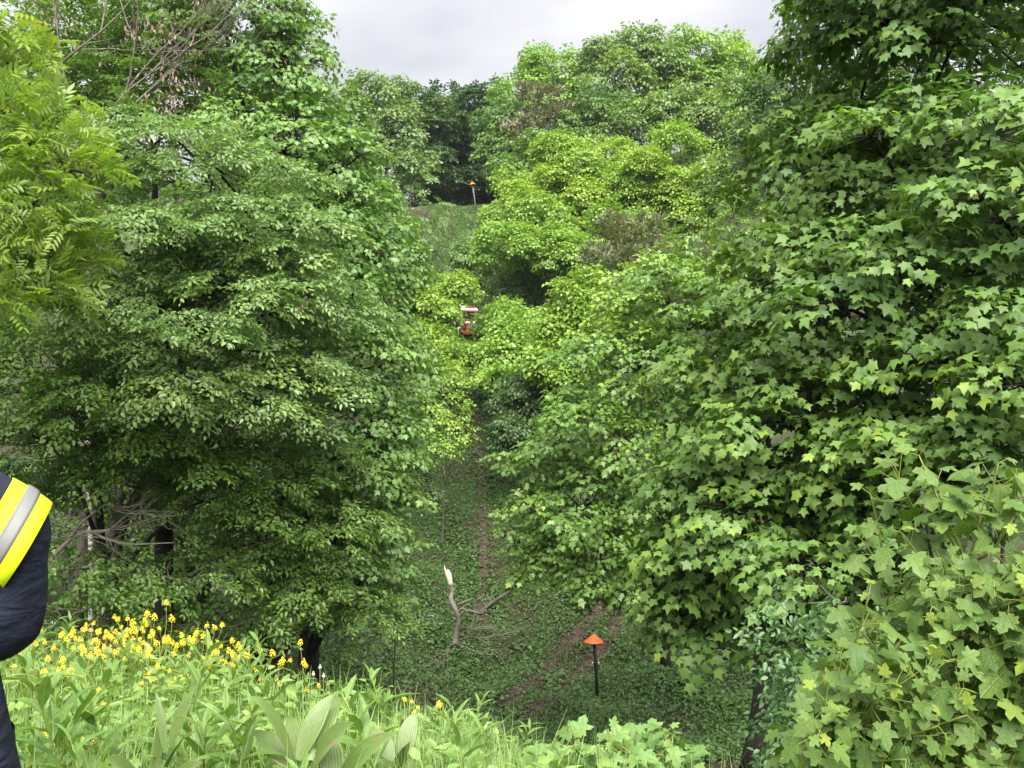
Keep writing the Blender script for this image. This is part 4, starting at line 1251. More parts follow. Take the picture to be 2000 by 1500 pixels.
blades('hilltop_grass', 'soft green grass on the far crest around the marker', x, y, g2.uniform(.15, .35, len(x)), g2.uniform(.02, .04, len(x)), 'green_far', g2, tintc=.45)

x = np.concatenate([g2.normal(c_, .35, 90) for c_ in g2.uniform(-4, 8, 60)]); y = np.concatenate([g2.normal(c_, .35, 90) for c_ in g2.uniform(23, 44, 60)])
blades('gully_grass', 'scattered grass tufts in the leafy gully', x, y, g2.uniform(.15, .4, len(x)), g2.uniform(.012, .025, len(x)), 'cover', g2, tintc=.7)
def leaf_litter():
    g = np.random.default_rng(143); n = 9000
    x = np.concatenate([g.uniform(-6, 9, n), np.concatenate([g.normal(p[:, 0].repeat(14), .28) for p, w in tracks])])
    y = np.concatenate([g.uniform(20, 50, n), np.concatenate([g.normal(p[:, 1].repeat(14), .28) for p, w in tracks])])
    n = len(x)
    p = np.stack([x, y, h(x, y) + g.uniform(.03, .09, n)], 1)
    LM = frames(p, g.normal(size=(n, 3)) * np.array((1, 1, .2)), np.array((0, -.2, 1.)) + g.normal(size=(n, 3)) * .3, g.uniform(.05, .11, n))
    o = link('leaf_litter', merge_leaves('leaf_litter', LM, 'ivy', np.clip(.4 + g.normal(size=n) * .3, 0, 1)), M['litter'])
    tag(o, 'brown fallen leaves scattered over the gully floor and tracks', 'leaf litter', kind='stuff')
leaf_litter()
# small leaves low in the grass
def low_herbs():
    g = np.random.default_rng(142)
    x, y = bank_points(9000, g)
    n = len(x)
    p = np.stack([x, y, h(x, y) + g.uniform(.02, .28, n) * (1 + .8 * (1 - smooth(3.0, 4.8, y)))], 1)
    a = g.uniform(0, 6.283, n)
    LM = frames(p, np.stack([np.cos(a), np.sin(a), g.uniform(-.3, .6, n)], 1), np.array((0, -.2, 1.)) + g.normal(size=(n, 3)) * .4, g.uniform(.035, .085, n))
    o = link('meadow_herbs', merge_leaves('meadow_herbs', LM, 'ovate', np.clip(.45 + g.normal(size=n) * .25, 0, 1)), M['herb'])
    tag(o, 'small leafy herbs growing low among the grass of the near bank', 'herbs', kind='stuff')
low_herbs()

# ------------------------------------------------------------------ leafy upright herbs
LEAF['lance'] = (np.array([(0, 0, 0), (.10, .25, .03), (.125, .5, .0), (.08, .78, -.10), (0, 1, -.26), (-.08, .78, -.10), (-.125, .5, .0), (-.10, .25, .03), (0, .5, -.035)]),
                 np.array([(0, 1, 8), (1, 2, 8), (2, 3, 8), (3, 4, 8), (4, 5, 8), (5, 6, 8), (6, 7, 8), (7, 0, 8)]))
def herb_proto(seed, height, nl, leaf):
    g = np.random.default_rng(seed)
    tb = Tubes()
    bend = g.normal(size=2) * .08
    pts = np.array([(bend[0] * t * t, bend[1] * t * t, height * t) for t in np.linspace(0, 1, 6)])
    tb.add(pts, np.linspace(.0035, .0015, 6), 5)
    LMs, TI = [], []
    for i in range(nl):
        t = .12 + .88 * i / (nl - 1)
        p = np.array((bend[0] * t * t, bend[1] * t * t, height * t))
        a = i * 2.39996 + g.normal() * .2
        el = .15 + .8 * t + g.normal() * .15
        ax = np.array((math.cos(a) * math.cos(el), math.sin(a) * math.cos(el), math.sin(el)))
        nr = np.array((-math.cos(a) * math.sin(el), -math.sin(a) * math.sin(el), math.cos(el))) + g.normal(size=3) * .15
        s = leaf * (1.05 - .55 * t ** 3) * g.uniform(.8, 1.15)
        LMs.append(frames(p[None], ax[None], nr[None], s)[0]); TI.append(np.clip(.4 + .2 * t + g.normal() * .18, .02, .95))
    return tb.mesh('stem'), np.array(LMs), np.array(TI)
protos = [herb_proto(150 + i, hh, nl, lf) for i, (hh, nl, lf) in enumerate([(.34, 20, .13), (.42, 24, .13), (.28, 18, .15), (.5, 26, .12), (.36, 22, .15)])]
proto_meshes = []
for st, LM, TI in protos:
    st.materials.append(M['twig_green'])
    fm = merge_leaves('foliage', LM, 'lance', TI); fm.materials.append(M['herb'])
    proto_meshes.append(fm)
g = np.random.default_rng(160)
spots = []
for _ in range(150):
    x, y = bank_points(1, g, 2.6, 6.6)
    if len(x) and not (x[0] < -.9 and y[0] < 2.6) and x[0] < .45: spots.append((x[0], y[0]))
spots += [(P(px, py, Y)[0], Y) for px, py, Y in [(700, 0, 5.2), (740, 0, 5.3), (760, 0, 5.1), (100, 0, 6.4), (60, 0, 6.3), (130, 0, 6.5), (90, 0, 6.2), (1090, 0, 4.6), (560, 0, 3.6), (780, 0, 3.4), (900, 0, 3.4), (820, 0, 3.0)]]
spots.sort(key=lambda q: q[1])
for i, (x, y) in enumerate(spots):
    k = int(g.integers(0, len(protos)))
    st, LM, TI = protos[k]
    root = empty('leafy_herb', (x, y, float(h(x, y)) - .01))
    root.rotation_euler = (g.normal() * .1, g.normal() * .1, g.uniform(0, 6.28)); root.scale = (g.uniform(.8, 1.25) * (1 + .35 * (1 - float(smooth(3.0, 4.8, y))) * (x < 0)),) * 3
    tag(root, 'bright green upright herb with narrow pointed leaves in the meadow', 'herb', 'upright leafy herbs on the bank')
    so = bpy.data.objects.new('stem', st); col.objects.link(so); so.parent = root
    px, py, dd = project(np.array((x, y, float(h(x, y)) + .3)))
    if i < 60 and 0 < px < 1500:
        for m_, t_ in zip(LM, TI):
            o = bpy.data.objects.new('leaf', leaf_variant('lance', M['herb'], int(min(29, t_ * 30)))); col.objects.link(o)
            o.parent = root; o.matrix_basis = Matrix(m_.tolist())
    else:
        o = bpy.data.objects.new('foliage', proto_meshes[k]); col.objects.link(o); o.parent = root; o['kind'] = 'stuff'

# ------------------------------------------------------------------ yellow flowering plants
m_, t_, b_ = mat_new('yellow_petal')
b_.inputs['Base Color'].default_value = (.85, .64, .02, 1); b_.inputs['Roughness'].default_value = .5
M['petal'] = m_
def flower_head(seed):
    g = np.random.default_rng(seed)
    V, T = [], []
    for i in range(26):
        t = (i + .5) / 26
        a = i * 2.39996
        d = unit(np.array((math.cos(a) * math.sin(t * 1.9), math.sin(a) * math.sin(t * 1.9), math.cos(t * 1.9) * .8 + .1)))
        c = d * .015 * g.uniform(.8, 1.3) + np.array((0, 0, .016 * (1 - t) * g.uniform(.6, 1.4)))
        u = unit(np.cross(d, (0.3, .2, 1))); w = np.cross(d, u)
        for k in range(4):
            b = a + k * math.pi / 2
            q = u * math.cos(b) + w * math.sin(b); r = u * math.cos(b + .9) + w * math.sin(b + .9); r2 = u * math.cos(b - .9) + w * math.sin(b - .9)
            s = .0062
            n0 = len(V)
            V += [c, c + (r2 * .5 + d * .15) * s, c + (q + d * .35) * s, c + (r * .5 + d * .15) * s]
            T += [(n0, n0 + 1, n0 + 2), (n0, n0 + 2, n0 + 3)]
    me = np_mesh('flower_head', np.array(V), np.array(T)); me.materials.append(M['petal'])
    return me
heads = [flower_head(170 + i) for i in range(4)]
def flower_plant(seed, height, n):
    g = np.random.default_rng(seed)
    tb = Tubes(); tips = []
    main = np.array([(g.normal() * .01 * i, g.normal() * .01 * i, height * .62 * i / 4) for i in range(5)])
    tb.add(main, np.linspace(.004, .0025, 5), 5)
    for i in range(n):
        a = i * 2.39996; k = int(g.integers(2, 5)); s = main[k]
        sp = g.uniform(.03, .13)
        tip = np.array((math.cos(a) * sp, math.sin(a) * sp, height * g.uniform(.68, 1.0)))
        tb.add(curve_pts([s, s * .45 + tip * .55 + np.array((math.cos(a), math.sin(a), -.4)) * .015, tip], 3), np.linspace(.002, .0012, 7), 4)
        tips.append(tip)
    g3 = np.random.default_rng(seed + 50)
    LMs = []
    for i in range(9):
        a = i * 2.4; z = height * g3.uniform(.1, .6)
        LMs.append(frames(np.array([(0, 0, z)]), np.array([(math.cos(a), math.sin(a), .5)]), np.array([(0, 0, 1.)]) + g3.normal(size=(1, 3)) * .2, g3.uniform(.04, .09))[0])
    return tb.mesh('stem'), tips, merge_leaves('foliage', np.array(LMs), 'ovate', np.full(9, .4))
fprot = []
for i, (hh, n) in enumerate([(.40, 5), (.50, 7), (.36, 4), (.44, 6), (.30, 4)]):
    st, tips, fl = flower_plant(180 + i, hh, n)
    st.materials.append(M['twig_green']); fl.materials.append(M['herb']); fprot.append((st, tips, fl))
g = np.random.default_rng(190)
fsp = []
for (x0, x1, y0, y1, n) in [(150, 290, 6.1, 6.6, 9), (230, 330, 5.9, 6.4, 6), (330, 460, 5.9, 6.4, 10), (460, 480, 5.9, 6.1, 2), (515, 600, 5.8, 6.2, 4), (0, 60, 5.6, 6.2, 6),
                            (110, 180, 4.8, 5.6, 4), (30, 200, 4.6, 5.6, 5), (280, 330, 5.4, 5.8, 3), (800, 830, 5.0, 5.2, 1), (90, 180, 3.6, 4.4, 3)]:
    for _ in range(n): fsp.append((g.uniform(x0, x1), g.uniform(y0, y1)))
for px, Y in fsp:
    x = gx(px, Y); z = float(h(x, Y)) - .01
    st, tips, fl = fprot[int(g.integers(0, 5))]
    root = empty('yellow_flower', (x, Y, z)); root.rotation_euler = (g.normal() * .08, g.normal() * .08, g.uniform(0, 6.28)); root.scale = (g.uniform(.85, 1.2) * (1 if Y > 5.3 else .75),) * 3
    tag(root, 'yellow flowering plant with rounded flower heads on thin stalks', 'flower', 'yellow flowers along the brow of the bank')
    for nm, me in (('stem', st), ('foliage', fl)):
        o = bpy.data.objects.new(nm, me); col.objects.link(o); o.parent = root
    for q in tips:
        o = bpy.data.objects.new('flower_head', heads[int(g.integers(0, 4))]); col.objects.link(o); o.parent = root
        o.location = Vector(q); o.rotation_euler = (g.normal() * .3, g.normal() * .3, g.uniform(0, 6)); o.scale = (g.uniform(.6, .95),) * 3
# little white flowers
mw, tw_, bw_ = mat_new('white_petal'); bw_.inputs['Base Color'].default_value = (.75, .76, .72, 1); M['white_petal'] = mw
wh = [m.copy() for m in heads[:2]]
for m in wh: m.materials[0] = M['white_petal']
for px, py, Y in [(625, 1305, 5.6), (632, 1322, 5.5), (612, 1318, 5.6)]:
    p = P(px, py, Y); z = float(h(p[0], p[1]))
    root = empty('white_flower', (p[0], p[1], z)); tag(root, 'small white flower on a thin stalk among the meadow grass', 'flower', 'white flowers in the meadow')
    t = Tubes(); t.add([(p[0], p[1], z), p], [.002, .0012], 4); link('stem', t.mesh('stem'), M['twig_green'], root)
    o = link('flower_head', wh[0], None, root); o.matrix_parent_inverse = Matrix.Identity(4); o.location = Vector(p) - root.location; o.scale = (.5,) * 3

# ------------------------------------------------------------------ false hellebores with big pleated leaves
def pleat_mat():
    m, t, bs = mat_new('pleated_leaf')
    n = t.nodes.new; l = t.links.new
    at = n('ShaderNodeAttribute'); at.attribute_name = 'tint'
    r = n('ShaderNodeValToRGB')
    r.color_ramp.elements[0].color = (.06, .11, .026, 1); r.color_ramp.elements[1].color = (.20, .29, .085, 1)
    l(at.outputs['Fac'], r.inputs[0])
    tc = n('ShaderNodeTexCoord'); nz = n('ShaderNodeTexNoise'); nz.inputs['Scale'].default_value = 14; nz.inputs['Detail'].default_value = 5
    l(tc.outputs['Object'], nz.inputs['Vector'])
    r2 = n('ShaderNodeValToRGB'); r2.color_ramp.elements[0].position = .60; r2.color_ramp.elements[1].position = .74
    l(nz.outputs['Fac'], r2.inputs[0])
    mx = n('ShaderNodeMixRGB'); mx.inputs[2].default_value = (.22, .17, .075, 1)
    l(r2.outputs[0], mx.inputs[0]); l(r.outputs[0], mx.inputs[1]); l(mx.outputs[0], bs.inputs['Base Color'])
    bs.inputs['Roughness'].default_value = .42
    tr = n('ShaderNodeBsdfTranslucent'); l(mx.outputs[0], tr.inputs[0])
    ms = n('ShaderNodeMixShader'); ms.inputs[0].default_value = .3
    l(bs.outputs[0], ms.inputs[1]); l(tr.outputs[0], ms.inputs[2]); l(ms.outputs[0], t.nodes['Material Output'].inputs['Surface'])
    return m
M['pleat'] = pleat_mat()
def pleated_leaf(base, tip, width, arch, roll, parent, g):
    """broad parallel-veined blade arching from base to tip"""
    base = np.asarray(base, float); tip = np.asarray(tip, float)
    n, m = 16, 17
    mid = base * .45 + tip * .55 + np.array((0, 0, arch))
    ts = np.linspace(0, 1, n)
    c = (1 - ts)[:, None] ** 2 * base + (2 * ts * (1 - ts))[:, None] * (mid * 2 - base * .5 - tip * .5) * .5 * 1 + 0
    c = ((1 - ts) ** 2)[:, None] * base + (2 * ts * (1 - ts))[:, None] * mid + (ts ** 2)[:, None] * tip
    tan = unit(np.gradient(c, axis=0))
    side = unit(np.cross(tan, np.array((0, 0, 1.)) + np.array((.01, 0, 0))))
    nr = np.cross(side, tan)
    cr, sr = math.cos(roll), math.sin(roll)
    side, nr = side * cr + nr * sr, nr * cr - side * sr
    V, ti = [], []
    for i, t in enumerate(ts):
        w = width * .5 * (max(0., math.sin(math.pi * min(1, t * .95 + .05) ** .72)) ** 1.15 + .02)
        for j in range(m):
            s = j / (m - 1) * 2 - 1
            pl = .35 if j % 2 else -.35
            V.append(c[i] + side[i] * s * w + nr[i] * (.22 * w * s * s + pl * w * .24))
            ti.append(np.clip((.75 if j % 2 else .2) + g.normal() * .08, 0, 1))
    T = []
    for i in range(n - 1):
        for j in range(m - 1):
            a = i * m + j
            T += [(a, a + 1, a + m + 1), (a, a + m + 1, a + m)]
    me = np_mesh('leaf', np.array(V), np.array(T), np.array(ti))
    return link('leaf', me, M['pleat'], parent)
def hellebore(label, px, py, Y, leaves, seed):
    g = np.random.default_rng(seed)
    top = P(px, py, Y)
    z = float(h(top[0], top[1]))
    root = empty('pleated_leaf_plant', (top[0], top[1], z)); tag(root, label, 'plant', 'broad pleated-leaf plants on the bank')
    t = Tubes(); t.add(curve_pts([(top[0], top[1], z - .02), (top[0] + .01, top[1], (z + top[2]) / 2 - .06), top - np.array((0, 0, .12))], 4), np.linspace(.008, .005, 9), 7)
    link('stem', t.mesh('stem'), M['twig_green'], root)
    for (bx_, by_, tx, ty, dY, w, arch, roll) in leaves:
        pleated_leaf(P(bx_ + (px - bx_) * .4, by_ + 45, Y), P(tx, ty, Y + dY), w * .78, arch, roll, root, g)
hellebore('large pleated-leaf plant with one broad leaf bent over, amid the meadow', 595, 1430, 3.05,
          [(562, 1450, 482, 1362, -.05, .075, .10, .5), (575, 1440, 655, 1355, .10, .085, .06, -.5), (600, 1475, 692, 1412, -.1, .16, .05, -.7), (615, 1440, 668, 1362, .2, .10, .08, -.2),
           (700, 1490, 775, 1432, -.05, .13, .05, -.6), (560, 1455, 490, 1425, .1, .10, .03, .4), (590, 1480, 560, 1400, .25, .07, .1, .1), (690, 1500, 640, 1430, .1, .10, .06, .3)], 201)
hellebore('pleated-leaf plant with upright and drooping narrow leaves, its tip withered', 325, 1425, 3.1,
          [(320, 1425, 304, 1350, .05, .035, .04, .2), (338, 1410, 382, 1340, .05, .06, .03, -.4), (290, 1500, 322, 1408, .05, .05, .16, .4), (275, 1480, 330, 1415, .15, .06, .10, .6), (300, 1490, 385, 1430, -.1, .06, .08, -.5)], 202)
hellebore('low pleated-leaf plant with broad striped leaves spread over the grass, by the picture\'s lower edge' if False else 'low pleated-leaf plant with two broad striped leaves spread flat over the grass', 300, 1540, 2.7,
          [(275, 1530, 205, 1485, -.1, .14, .06, .5), (310, 1545, 395, 1490, -.05, .13, .05, -.5), (290, 1540, 330, 1500, .2, .10, .06, -.2)], 203)
hellebore('pleated-leaf plant half sunk in grass behind the largest one', 800, 1430, 3.6,
          [(770, 1450, 815, 1390, .1, .09, .06, -.4), (750, 1440, 700, 1420, .1, .10, .04, .5), (760, 1470, 800, 1450, -.1, .10, .04, -.5)], 204)

# ------------------------------------------------------------------ the person at the left edge
def fabric(name, a, b):
    m, t, bs = mat_new(name)
    n = t.nodes.new; l = t.links.new
    tc = n('ShaderNodeTexCoord')
    n1 = n('ShaderNodeTexNoise'); n1.inputs['Scale'].default_value = 9; n1.inputs['Detail'].default_value = 3
    n2 = n('ShaderNodeTexNoise'); n2.inputs['Scale'].default_value = 420; n2.inputs['Detail'].default_value = 2
    l(tc.outputs['Object'], n1.inputs['Vector']); l(tc.outputs['Object'], n2.inputs['Vector'])
    ad = n('ShaderNodeMath'); ad.operation = 'MULTIPLY_ADD'; ad.inputs[1].default_value = .45
    l(n2.outputs['Fac'], ad.inputs[0]); l(n1.outputs['Fac'], ad.inputs[2])
    r = n('ShaderNodeValToRGB'); r.color_ramp.elements[0].position = .45; r.color_ramp.elements[0].color = (*a, 1)
    r.color_ramp.elements[1].position = 1.0; r.color_ramp.elements[1].color = (*b, 1)
    l(ad.outputs[0], r.inputs[0]); l(r.outputs[0], bs.inputs['Base Color'])
    bs.inputs['Roughness'].default_value = .85; bs.inputs['Specular IOR Level'].default_value = .25
    bs.inputs['Sheen Weight'].default_value = .0
    bp = n('ShaderNodeBump'); bp.inputs['Strength'].default_value = .35; bp.inputs['Distance'].default_value = .02
    l(ad.outputs[0], bp.inputs['Height']); l(bp.outputs[0], bs.inputs['Normal'])
    return m
M['navy'] = fabric('navy_cloth', (.005, .0065, .015), (.013, .017, .038))
def creased():
    m = M['navy'].copy(); m.name = 'creased_navy_cloth'
    t = m.node_tree; n = t.nodes.new; l = t.links.new
    bs = t.nodes['Principled BSDF']
    tc = n('ShaderNodeTexCoord'); mp = n('ShaderNodeMapping'); mp.inputs['Rotation'].default_value = (0, .7, 0); mp.inputs['Scale'].default_value = (5, 12, 26)
    l(tc.outputs['Object'], mp.inputs[0])
    nz = n('ShaderNodeTexNoise'); nz.inputs['Scale'].default_value = 1.0; nz.inputs['Detail'].default_value = 3; nz.inputs['Distortion'].default_value = .6
    l(mp.outputs[0], nz.inputs['Vector'])
    bp = n('ShaderNodeBump'); bp.inputs['Strength'].default_value = .6; bp.inputs['Distance'].default_value = .03
    l(nz.outputs['Fac'], bp.inputs['Height'])
    old = [k for k in t.nodes if k.type == 'BUMP' and k != bp][0]
    l(old.outputs[0], bp.inputs['Normal']); l(bp.outputs[0], bs.inputs['Normal'])
    return m
M['navy_worn'] = creased()
M['seam'] = paint('navy_thread', (.03, .036, .065), .8, .2)
M['hiviz'] = paint('fluorescent_yellow_tape', (.62, .78, .015), .6, .2, var=.93)
M['silver'] = paint('silver_reflective_tape', (.13, .135, .132), .5, .3, var=.93)
M['skin'] = paint('skin', (.50, .30, .22), .5, .4)
M['hair'] = noise_mat('dark_hair', (.015, .01, .008), (.05, .035, .025), 60, .6, .4, stretch=(1, 1, .2))
M['boot'] = paint('black_leather', (.012, .012, .012), .45, .5)

def ring_loft(rings, seg=28, wr=None):
    """rings: (centre, axis, radius a, radius b); returns verts and triangles"""
    V = []
    prev = None
    for k, (c, ax, ra, rb) in enumerate(rings):
        ax = unit(np.array(ax, float))
        u = np.cross(ax, (-.46, .885, 0)); u = unit(u); w = np.cross(ax, u)
        if prev is not None and u @ prev < 0: u = -u; w = -w
        prev = u
        for j in range(seg):
            a = j / seg * 2 * math.pi
            f = 1 + (wr(k, a) if wr else 0)
            V.append(np.array(c) + u * math.cos(a) * ra * f + w * math.sin(a) * rb * f)
    T = []
    for k in range(len(rings) - 1):
        for j in range(seg):
            a = k * seg + j; b = k * seg + (j + 1) % seg
            T += [(a, b, b + seg), (a, b + seg, a + seg)]
    return np.array(V), np.array(T)

def person():
    D = 2.0
    gz = float(h(-1.31, D))
    root = empty('person', (-1.31, D, gz))
    tag(root, 'person in navy jacket with yellow and silver reflective sleeve band, elbow bent outwards', 'person')
    X = lambda px, py, Y=D: P(px, py, Y)
    # body: one skinned surface, seen from behind, right hand in the trouser pocket
    hip = np.array((-1.31, D, gz + .93))
    sh = X(-150, 945)
    J = {
        'pel': (hip, .155, .12), 'waist': (hip + (0, 0, .17), .15, .115), 'chest': (hip + (0, .0, .36), .18, .135), 'collar': (hip + (0, 0, .50), .14, .10),
        'neck': (hip + (0, .02, .58), .062, .062), 'skull0': (hip + (0, .04, .66), .075, .085), 'skull1': (hip + (0, .045, .76), .085, .10), 'skull2': (hip + (0, .04, .84), .055, .07),
        'rs': (np.array((sh[0], D, sh[2])), .075, .075), 'rel': (X(20, 1090), .06, .06), 'rwr': (X(-85, 1240, D + .02), .038, .038),
        'ls': (hip + (-.19, 0, .46), .075, .075), 'lel': (hip + (-.27, .02, .18), .055, .055), 'lwr': (hip + (-.25, .12, -.04), .036, .036),
        'rh': (hip + (.115, 0, -.06), .115, .115), 'rk': (hip + (.13, .02, -.46), .085, .085), 'ra': (hip + (.13, -.01, -.84), .06, .06), 'rt': (hip + (.15, .17, -.89), .045, .04),
        'lh': (hip + (-.115, 0, -.06), .115, .115), 'lk': (hip + (-.13, .03, -.46), .085, .085), 'la': (hip + (-.13, -.01, -.84), .06, .06), 'lt': (hip + (-.15, .17, -.89), .045, .04),
    }
    ed = [('pel', 'waist'), ('waist', 'chest'), ('chest', 'collar'), ('collar', 'neck'), ('neck', 'skull0'), ('skull0', 'skull1'), ('skull1', 'skull2'),
          ('collar', 'rs'), ('rs', 'rel'), ('rel', 'rwr'), ('collar', 'ls'), ('ls', 'lel'), ('lel', 'lwr'),
          ('pel', 'rh'), ('rh', 'rk'), ('rk', 'ra'), ('ra', 'rt'), ('pel', 'lh'), ('lh', 'lk'), ('lk', 'la'), ('la', 'lt')]
    def hand(w, d, side, tag_):
        """palm and five bent fingers"""
        J[tag_ + 'p'] = (w + d * .07, .030, .018); e = [(('rwr' if tag_ == 'r' else 'lwr'), tag_ + 'p')]
        for i in range(4):
            o = side * (.024 - .016 * i)
            ln = (.062, .072, .068, .052)[i]
            J[f'{tag_}f{i}a'] = (w + d * .095 + o, .010, .010); J[f'{tag_}f{i}b'] = (w + d * (.095 + ln * .6) + o * 1.1, .009, .009)
            J[f'{tag_}f{i}c'] = (w + d * (.09 + ln) + o * 1.1 + np.array((0, .02, 0)), .0075, .0075)
            e += [(tag_ + 'p', f'{tag_}f{i}a'), (f'{tag_}f{i}a', f'{tag_}f{i}b'), (f'{tag_}f{i}b', f'{tag_}f{i}c')]
        J[tag_ + 'ta'] = (w + d * .04 + side * .034, .012, .012); J[tag_ + 'tb'] = (w + d * .075 + side * .055, .010, .010)
        e += [(tag_ + 'p', tag_ + 'ta'), (tag_ + 'ta', tag_ + 'tb')]
        return e
    wl = J['lwr'][0]
    ed += hand(wl, unit(np.array((.05, .15, -1.))), np.array((0, 1., 0)), 'l')
    wr_ = J['rwr'][0]
    ed += hand(wr_, unit(np.array((-.35, .05, -1.))), np.array((0, 1., 0)), 'r')
    names = list(J)
    me = bpy.data.meshes.new('body')
    me.from_pydata([tuple(J[n_][0]) for n_ in names], [(names.index(a), names.index(b)) for a, b in ed], [])
    tmp = bpy.data.objects.new('body_tmp', me); col.objects.link(tmp)
    sm = tmp.modifiers.new('skin', 'SKIN'); sm.use_smooth_shade = True
    for i, n_ in enumerate(names):
        sv = me.skin_vertices[0].data[i]; sv.radius = J[n_][1:]; sv.use_root = n_ == 'pel'
    ss = tmp.modifiers.new('sub', 'SUBSURF'); ss.levels = 2; ss.render_levels = 2
    dg = bpy.context.evaluated_depsgraph_get()
    bme = bpy.data.meshes.new_from_object(tmp.evaluated_get(dg))
    bpy.data.objects.remove(tmp)
    bme.materials.clear()
    for k in ('navy', 'skin', 'boot'): bme.materials.append(M[k])
    nz = J['neck'][0][2]
    for f in bme.polygons:
        c = f.center
        if c.z > nz - .01: f.material_index = 1
        elif c.z < gz + .14: f.material_index = 2
        elif (Vector(wl) - c).length < .18 and c.z < wl[2]: f.material_index = 1
        elif (Vector(wr_) - c).length < .18 and c.z < wr_[2] - .02: f.material_index = 1
        else: f.material_index = 0
        f.use_smooth = True
    body = link('body', bme, None, root)
    hd = J['skull1'][0]
    def part(name, V, T, mat, sm_=True):
        return link(name, np_mesh(name, V, T, smooth_shade=sm_), M[mat], root)
    # face: nose, eyes, ears, mouth; hair as a cap
    def blob(name, c, s, mat):
        bm = bmesh.new(); bmesh.ops.create_uvsphere(bm, u_segments=16, v_segments=10, radius=1, matrix=Matrix.Translation(Vector(c)) @ Matrix.Diagonal((*s, 1)))
        m_ = bpy.data.meshes.new(name); bm.to_mesh(m_); bm.free()
        for f in m_.polygons: f.use_smooth = True
        return link(name, m_, M[mat], root)
    blob('hair', hd + (0, -.02, .035), (.092, .105, .095), 'hair')
    blob('nose', hd + (0, .115, -.035), (.013, .02, .022), 'skin')
    for s in (-1, 1):
        blob('ear', hd + (s * .088, .01, -.02), (.01, .022, .032), 'skin')
        blob('eye', hd + (s * .032, .093, -.005), (.014, .009, .008), 'white_plastic')
    blob('mouth', hd + (0, .098, -.078), (.024, .008, .006), 'skin')
    # jacket sleeve, right arm: loose cloth round upper arm, elbow and forearm
    def pc(px, py, dy=0): return X(px, py, D + dy)
    k1 = D / F
    def ax(dx, dy): return (dx * .885, dx * .46, -dy)      # square to the line of sight
    R = [(pc(-190, 985), ax(.9, .3), 80 * k1, .085), (pc(-110, 985), ax(.87, .42), 98 * k1, .095), (pc(-60, 1006), ax(.87, .49), 99 * k1, .095), (pc(-30, 1023), ax(.87, .49), 98 * k1, .095), (pc(10, 1050), ax(.86, .5), 96 * k1, .095),
         (pc(36, 1068), ax(.84, .54), 91 * k1, .093), (pc(34, 1092), ax(.62, .78), 78 * k1, .088), (pc(22, 1115), ax(.3, .95), 68 * k1, .085), (pc(14, 1145), ax(.02, 1), 73 * k1, .085), (pc(10, 1178), ax(-.2, .97), 76 * k1, .085),
         (pc(5, 1208), ax(-.5, .86), 79 * k1, .083), (pc(-15, 1226), ax(-.8, .6), 72 * k1, .075), (pc(-35, 1235), ax(-.96, .25), 65 * k1, .068), (pc(-70, 1240), ax(-.98, .18), 56 * k1, .058), (pc(-100, 1244), ax(-.98, .15), 48 * k1, .05)]
    wrk = lambda k, a: (.022 * math.sin(3 * a + k * 1.3) + .02 * math.sin(5 * a - k * 2.1) + (.022 * math.sin(8 * a + k * 2.6) if k > 4 else 0)) * (1 if k > 4 else .5)
    V, T = ring_loft(R, 32, wrk)
    so = part('sleeve', V, T, 'navy_worn')
    md = so.modifiers.new('sub', 'SUBSURF'); md.levels = 1; md.render_levels = 2
    sv = so.data.vertices
    seam = Tubes()
    for off in (0, .004):
        pp = []
        for k in range(6, 13):
            j = 22 + (k - 6) // 2
            v = np.array(sv[k * 32 + j].co); c = np.array(R[k][0]); d_ = unit(v - c)
            pp.append(v + d_ * -.0005 + np.array((off, 0, off)))
        seam.add(curve_pts(pp, 4), .0011, 5)
    link('seam', seam.mesh('seam'), M['seam'], so)
    # reflective band: yellow, silver, yellow, a little proud of the sleeve
    def band(name, p0, p1, mat, grow, th=.0):
        n_ = 5
        rr = []
        for i in range(n_):
            t = i / (n_ - 1)
            c = p0[0] + (p1[0] - p0[0]) * t, p0[1] + (p1[1] - p0[1]) * t
            e = .0015 if i in (0, n_ - 1) else 0
            rr.append((pc(*c), ax(.87, .49), (p0[2] + (p1[2] - p0[2]) * t) * k1 + grow - e, .102 + grow - e))
        V, T = ring_loft(rr, 48, lambda k, a: .012 * math.sin(3 * a + 1.3) + .010 * math.sin(5 * a))
        o = part(name, V, T, mat)
        md = o.modifiers.new('thick', 'SOLIDIFY'); md.thickness = .0015; md.offset = 1
        return o
    b0 = (-30, 1022, 98); b1 = (-3, 1039, 99); b2 = (21, 1054, 99); b3 = (47, 1070, 98)
    yb = band('reflective_band', b0, b3, 'hiviz', .001)
    sb = band('silver_stripe', b1, b2, 'silver', .0045)
    sb.parent = yb; 
    # jacket body and hem, trousers' side
    jr = []
    for dz, ra, rb in [(-.24, .315, .20), (-.15, .31, .20), (-.05, .295, .195), (.06, .272, .185), (.18, .24, .17), (.28, .23, .165), (.38, .235, .165), (.47, .21, .14), (.53, .10, .09)]:
        jr.append((hip + (0, 0, dz), (0, 0, 1), ra, rb))
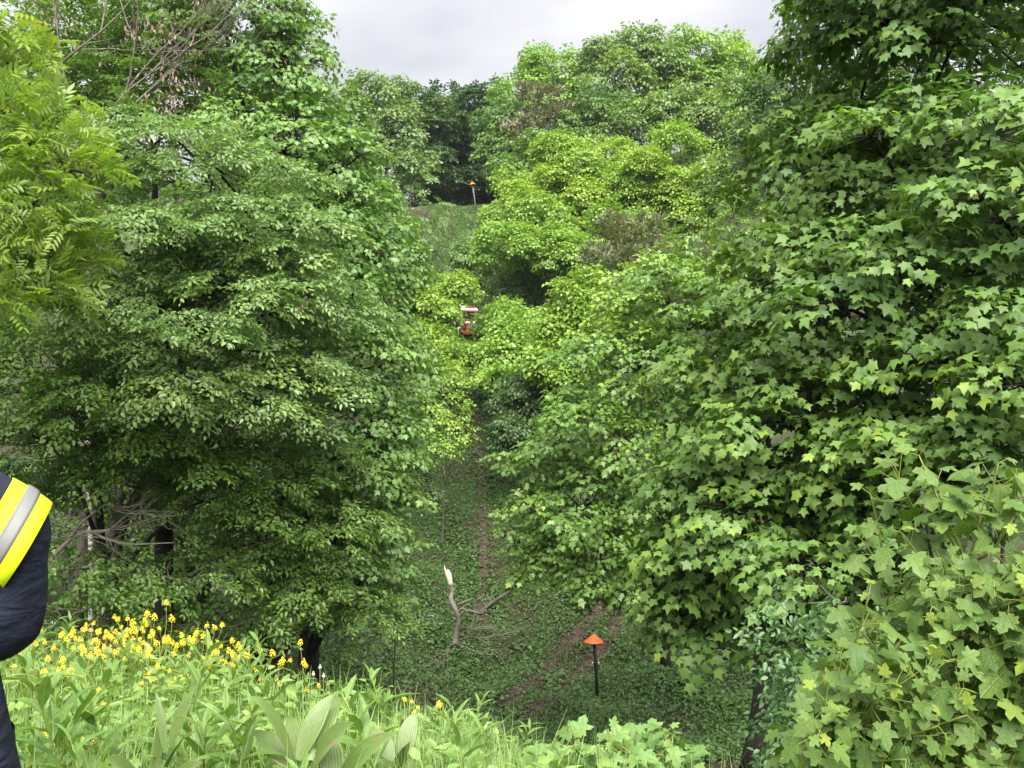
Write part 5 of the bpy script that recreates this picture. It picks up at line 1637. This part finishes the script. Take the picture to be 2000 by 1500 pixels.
    def loft_z(rings, seg, wr):
        V, T = [], []
        for k, (c, _, ra, rb) in enumerate(rings):
            for j in range(seg):
                a = j / seg * 6.28318; f = 1 + wr(k, a)
                V.append(np.array(c) + np.array((math.cos(a) * ra * f, math.sin(a) * rb * f, 0)))
        for k in range(len(rings) - 1):
            for j in range(seg):
                a = k * seg + j; b = k * seg + (j + 1) % seg
                T += [(a, b, b + seg), (a, b + seg, a + seg)]
        return np.array(V), np.array(T)
    V, T = loft_z(jr, 36, lambda k, a: .015 * math.sin(4 * a + k) + .012 * math.sin(7 * a - k * 1.7))
    jo = part('jacket', V, T, 'navy_worn')
    md = jo.modifiers.new('sub', 'SUBSURF'); md.levels = 1; md.render_levels = 2
    for s in (1, -1):
        tr = [(hip + (s * (.125 + .01 * i), 0, -.02 - .12 * i), (0, 0, 1), r_, r_ * 1.05) for i, r_ in enumerate([.155, .155, .145, .125, .12, .118, .115, .11])]
        V, T = loft_z(tr, 28, lambda k, a: .02 * math.sin(3 * a + k * 1.4) + .02 * math.sin(5 * a - k))
        to = part('trouser_leg', V, T, 'navy')
        md = to.modifiers.new('sub', 'SUBSURF'); md.levels = 1; md.render_levels = 2
person()

# ------------------------------------------------------------------ thin haze in the valley air
def haze():
    bm = bmesh.new(); bmesh.ops.create_cube(bm, size=1.0)
    me = bpy.data.meshes.new('haze'); bm.to_mesh(me); bm.free()
    o = bpy.data.objects.new('haze', me); col.objects.link(o)
    o.location = (2, 56, 20); o.scale = (180, 184, 62)
    m = bpy.data.materials.new('valley_haze'); m.use_nodes = True
    t = m.node_tree; t.nodes.clear()
    out = t.nodes.new('ShaderNodeOutputMaterial'); v = t.nodes.new('ShaderNodeVolumePrincipled')
    v.inputs['Color'].default_value = (.86, .90, 1.0, 1); v.inputs['Density'].default_value = HAZE; v.inputs['Anisotropy'].default_value = .2
    t.links.new(v.outputs[0], out.inputs['Volume'])
    me.materials.append(m); o['kind'] = 'stuff'; o['label'] = 'thin pale haze hanging in the valley air'; o['category'] = 'haze'
HAZE = .00018
haze()
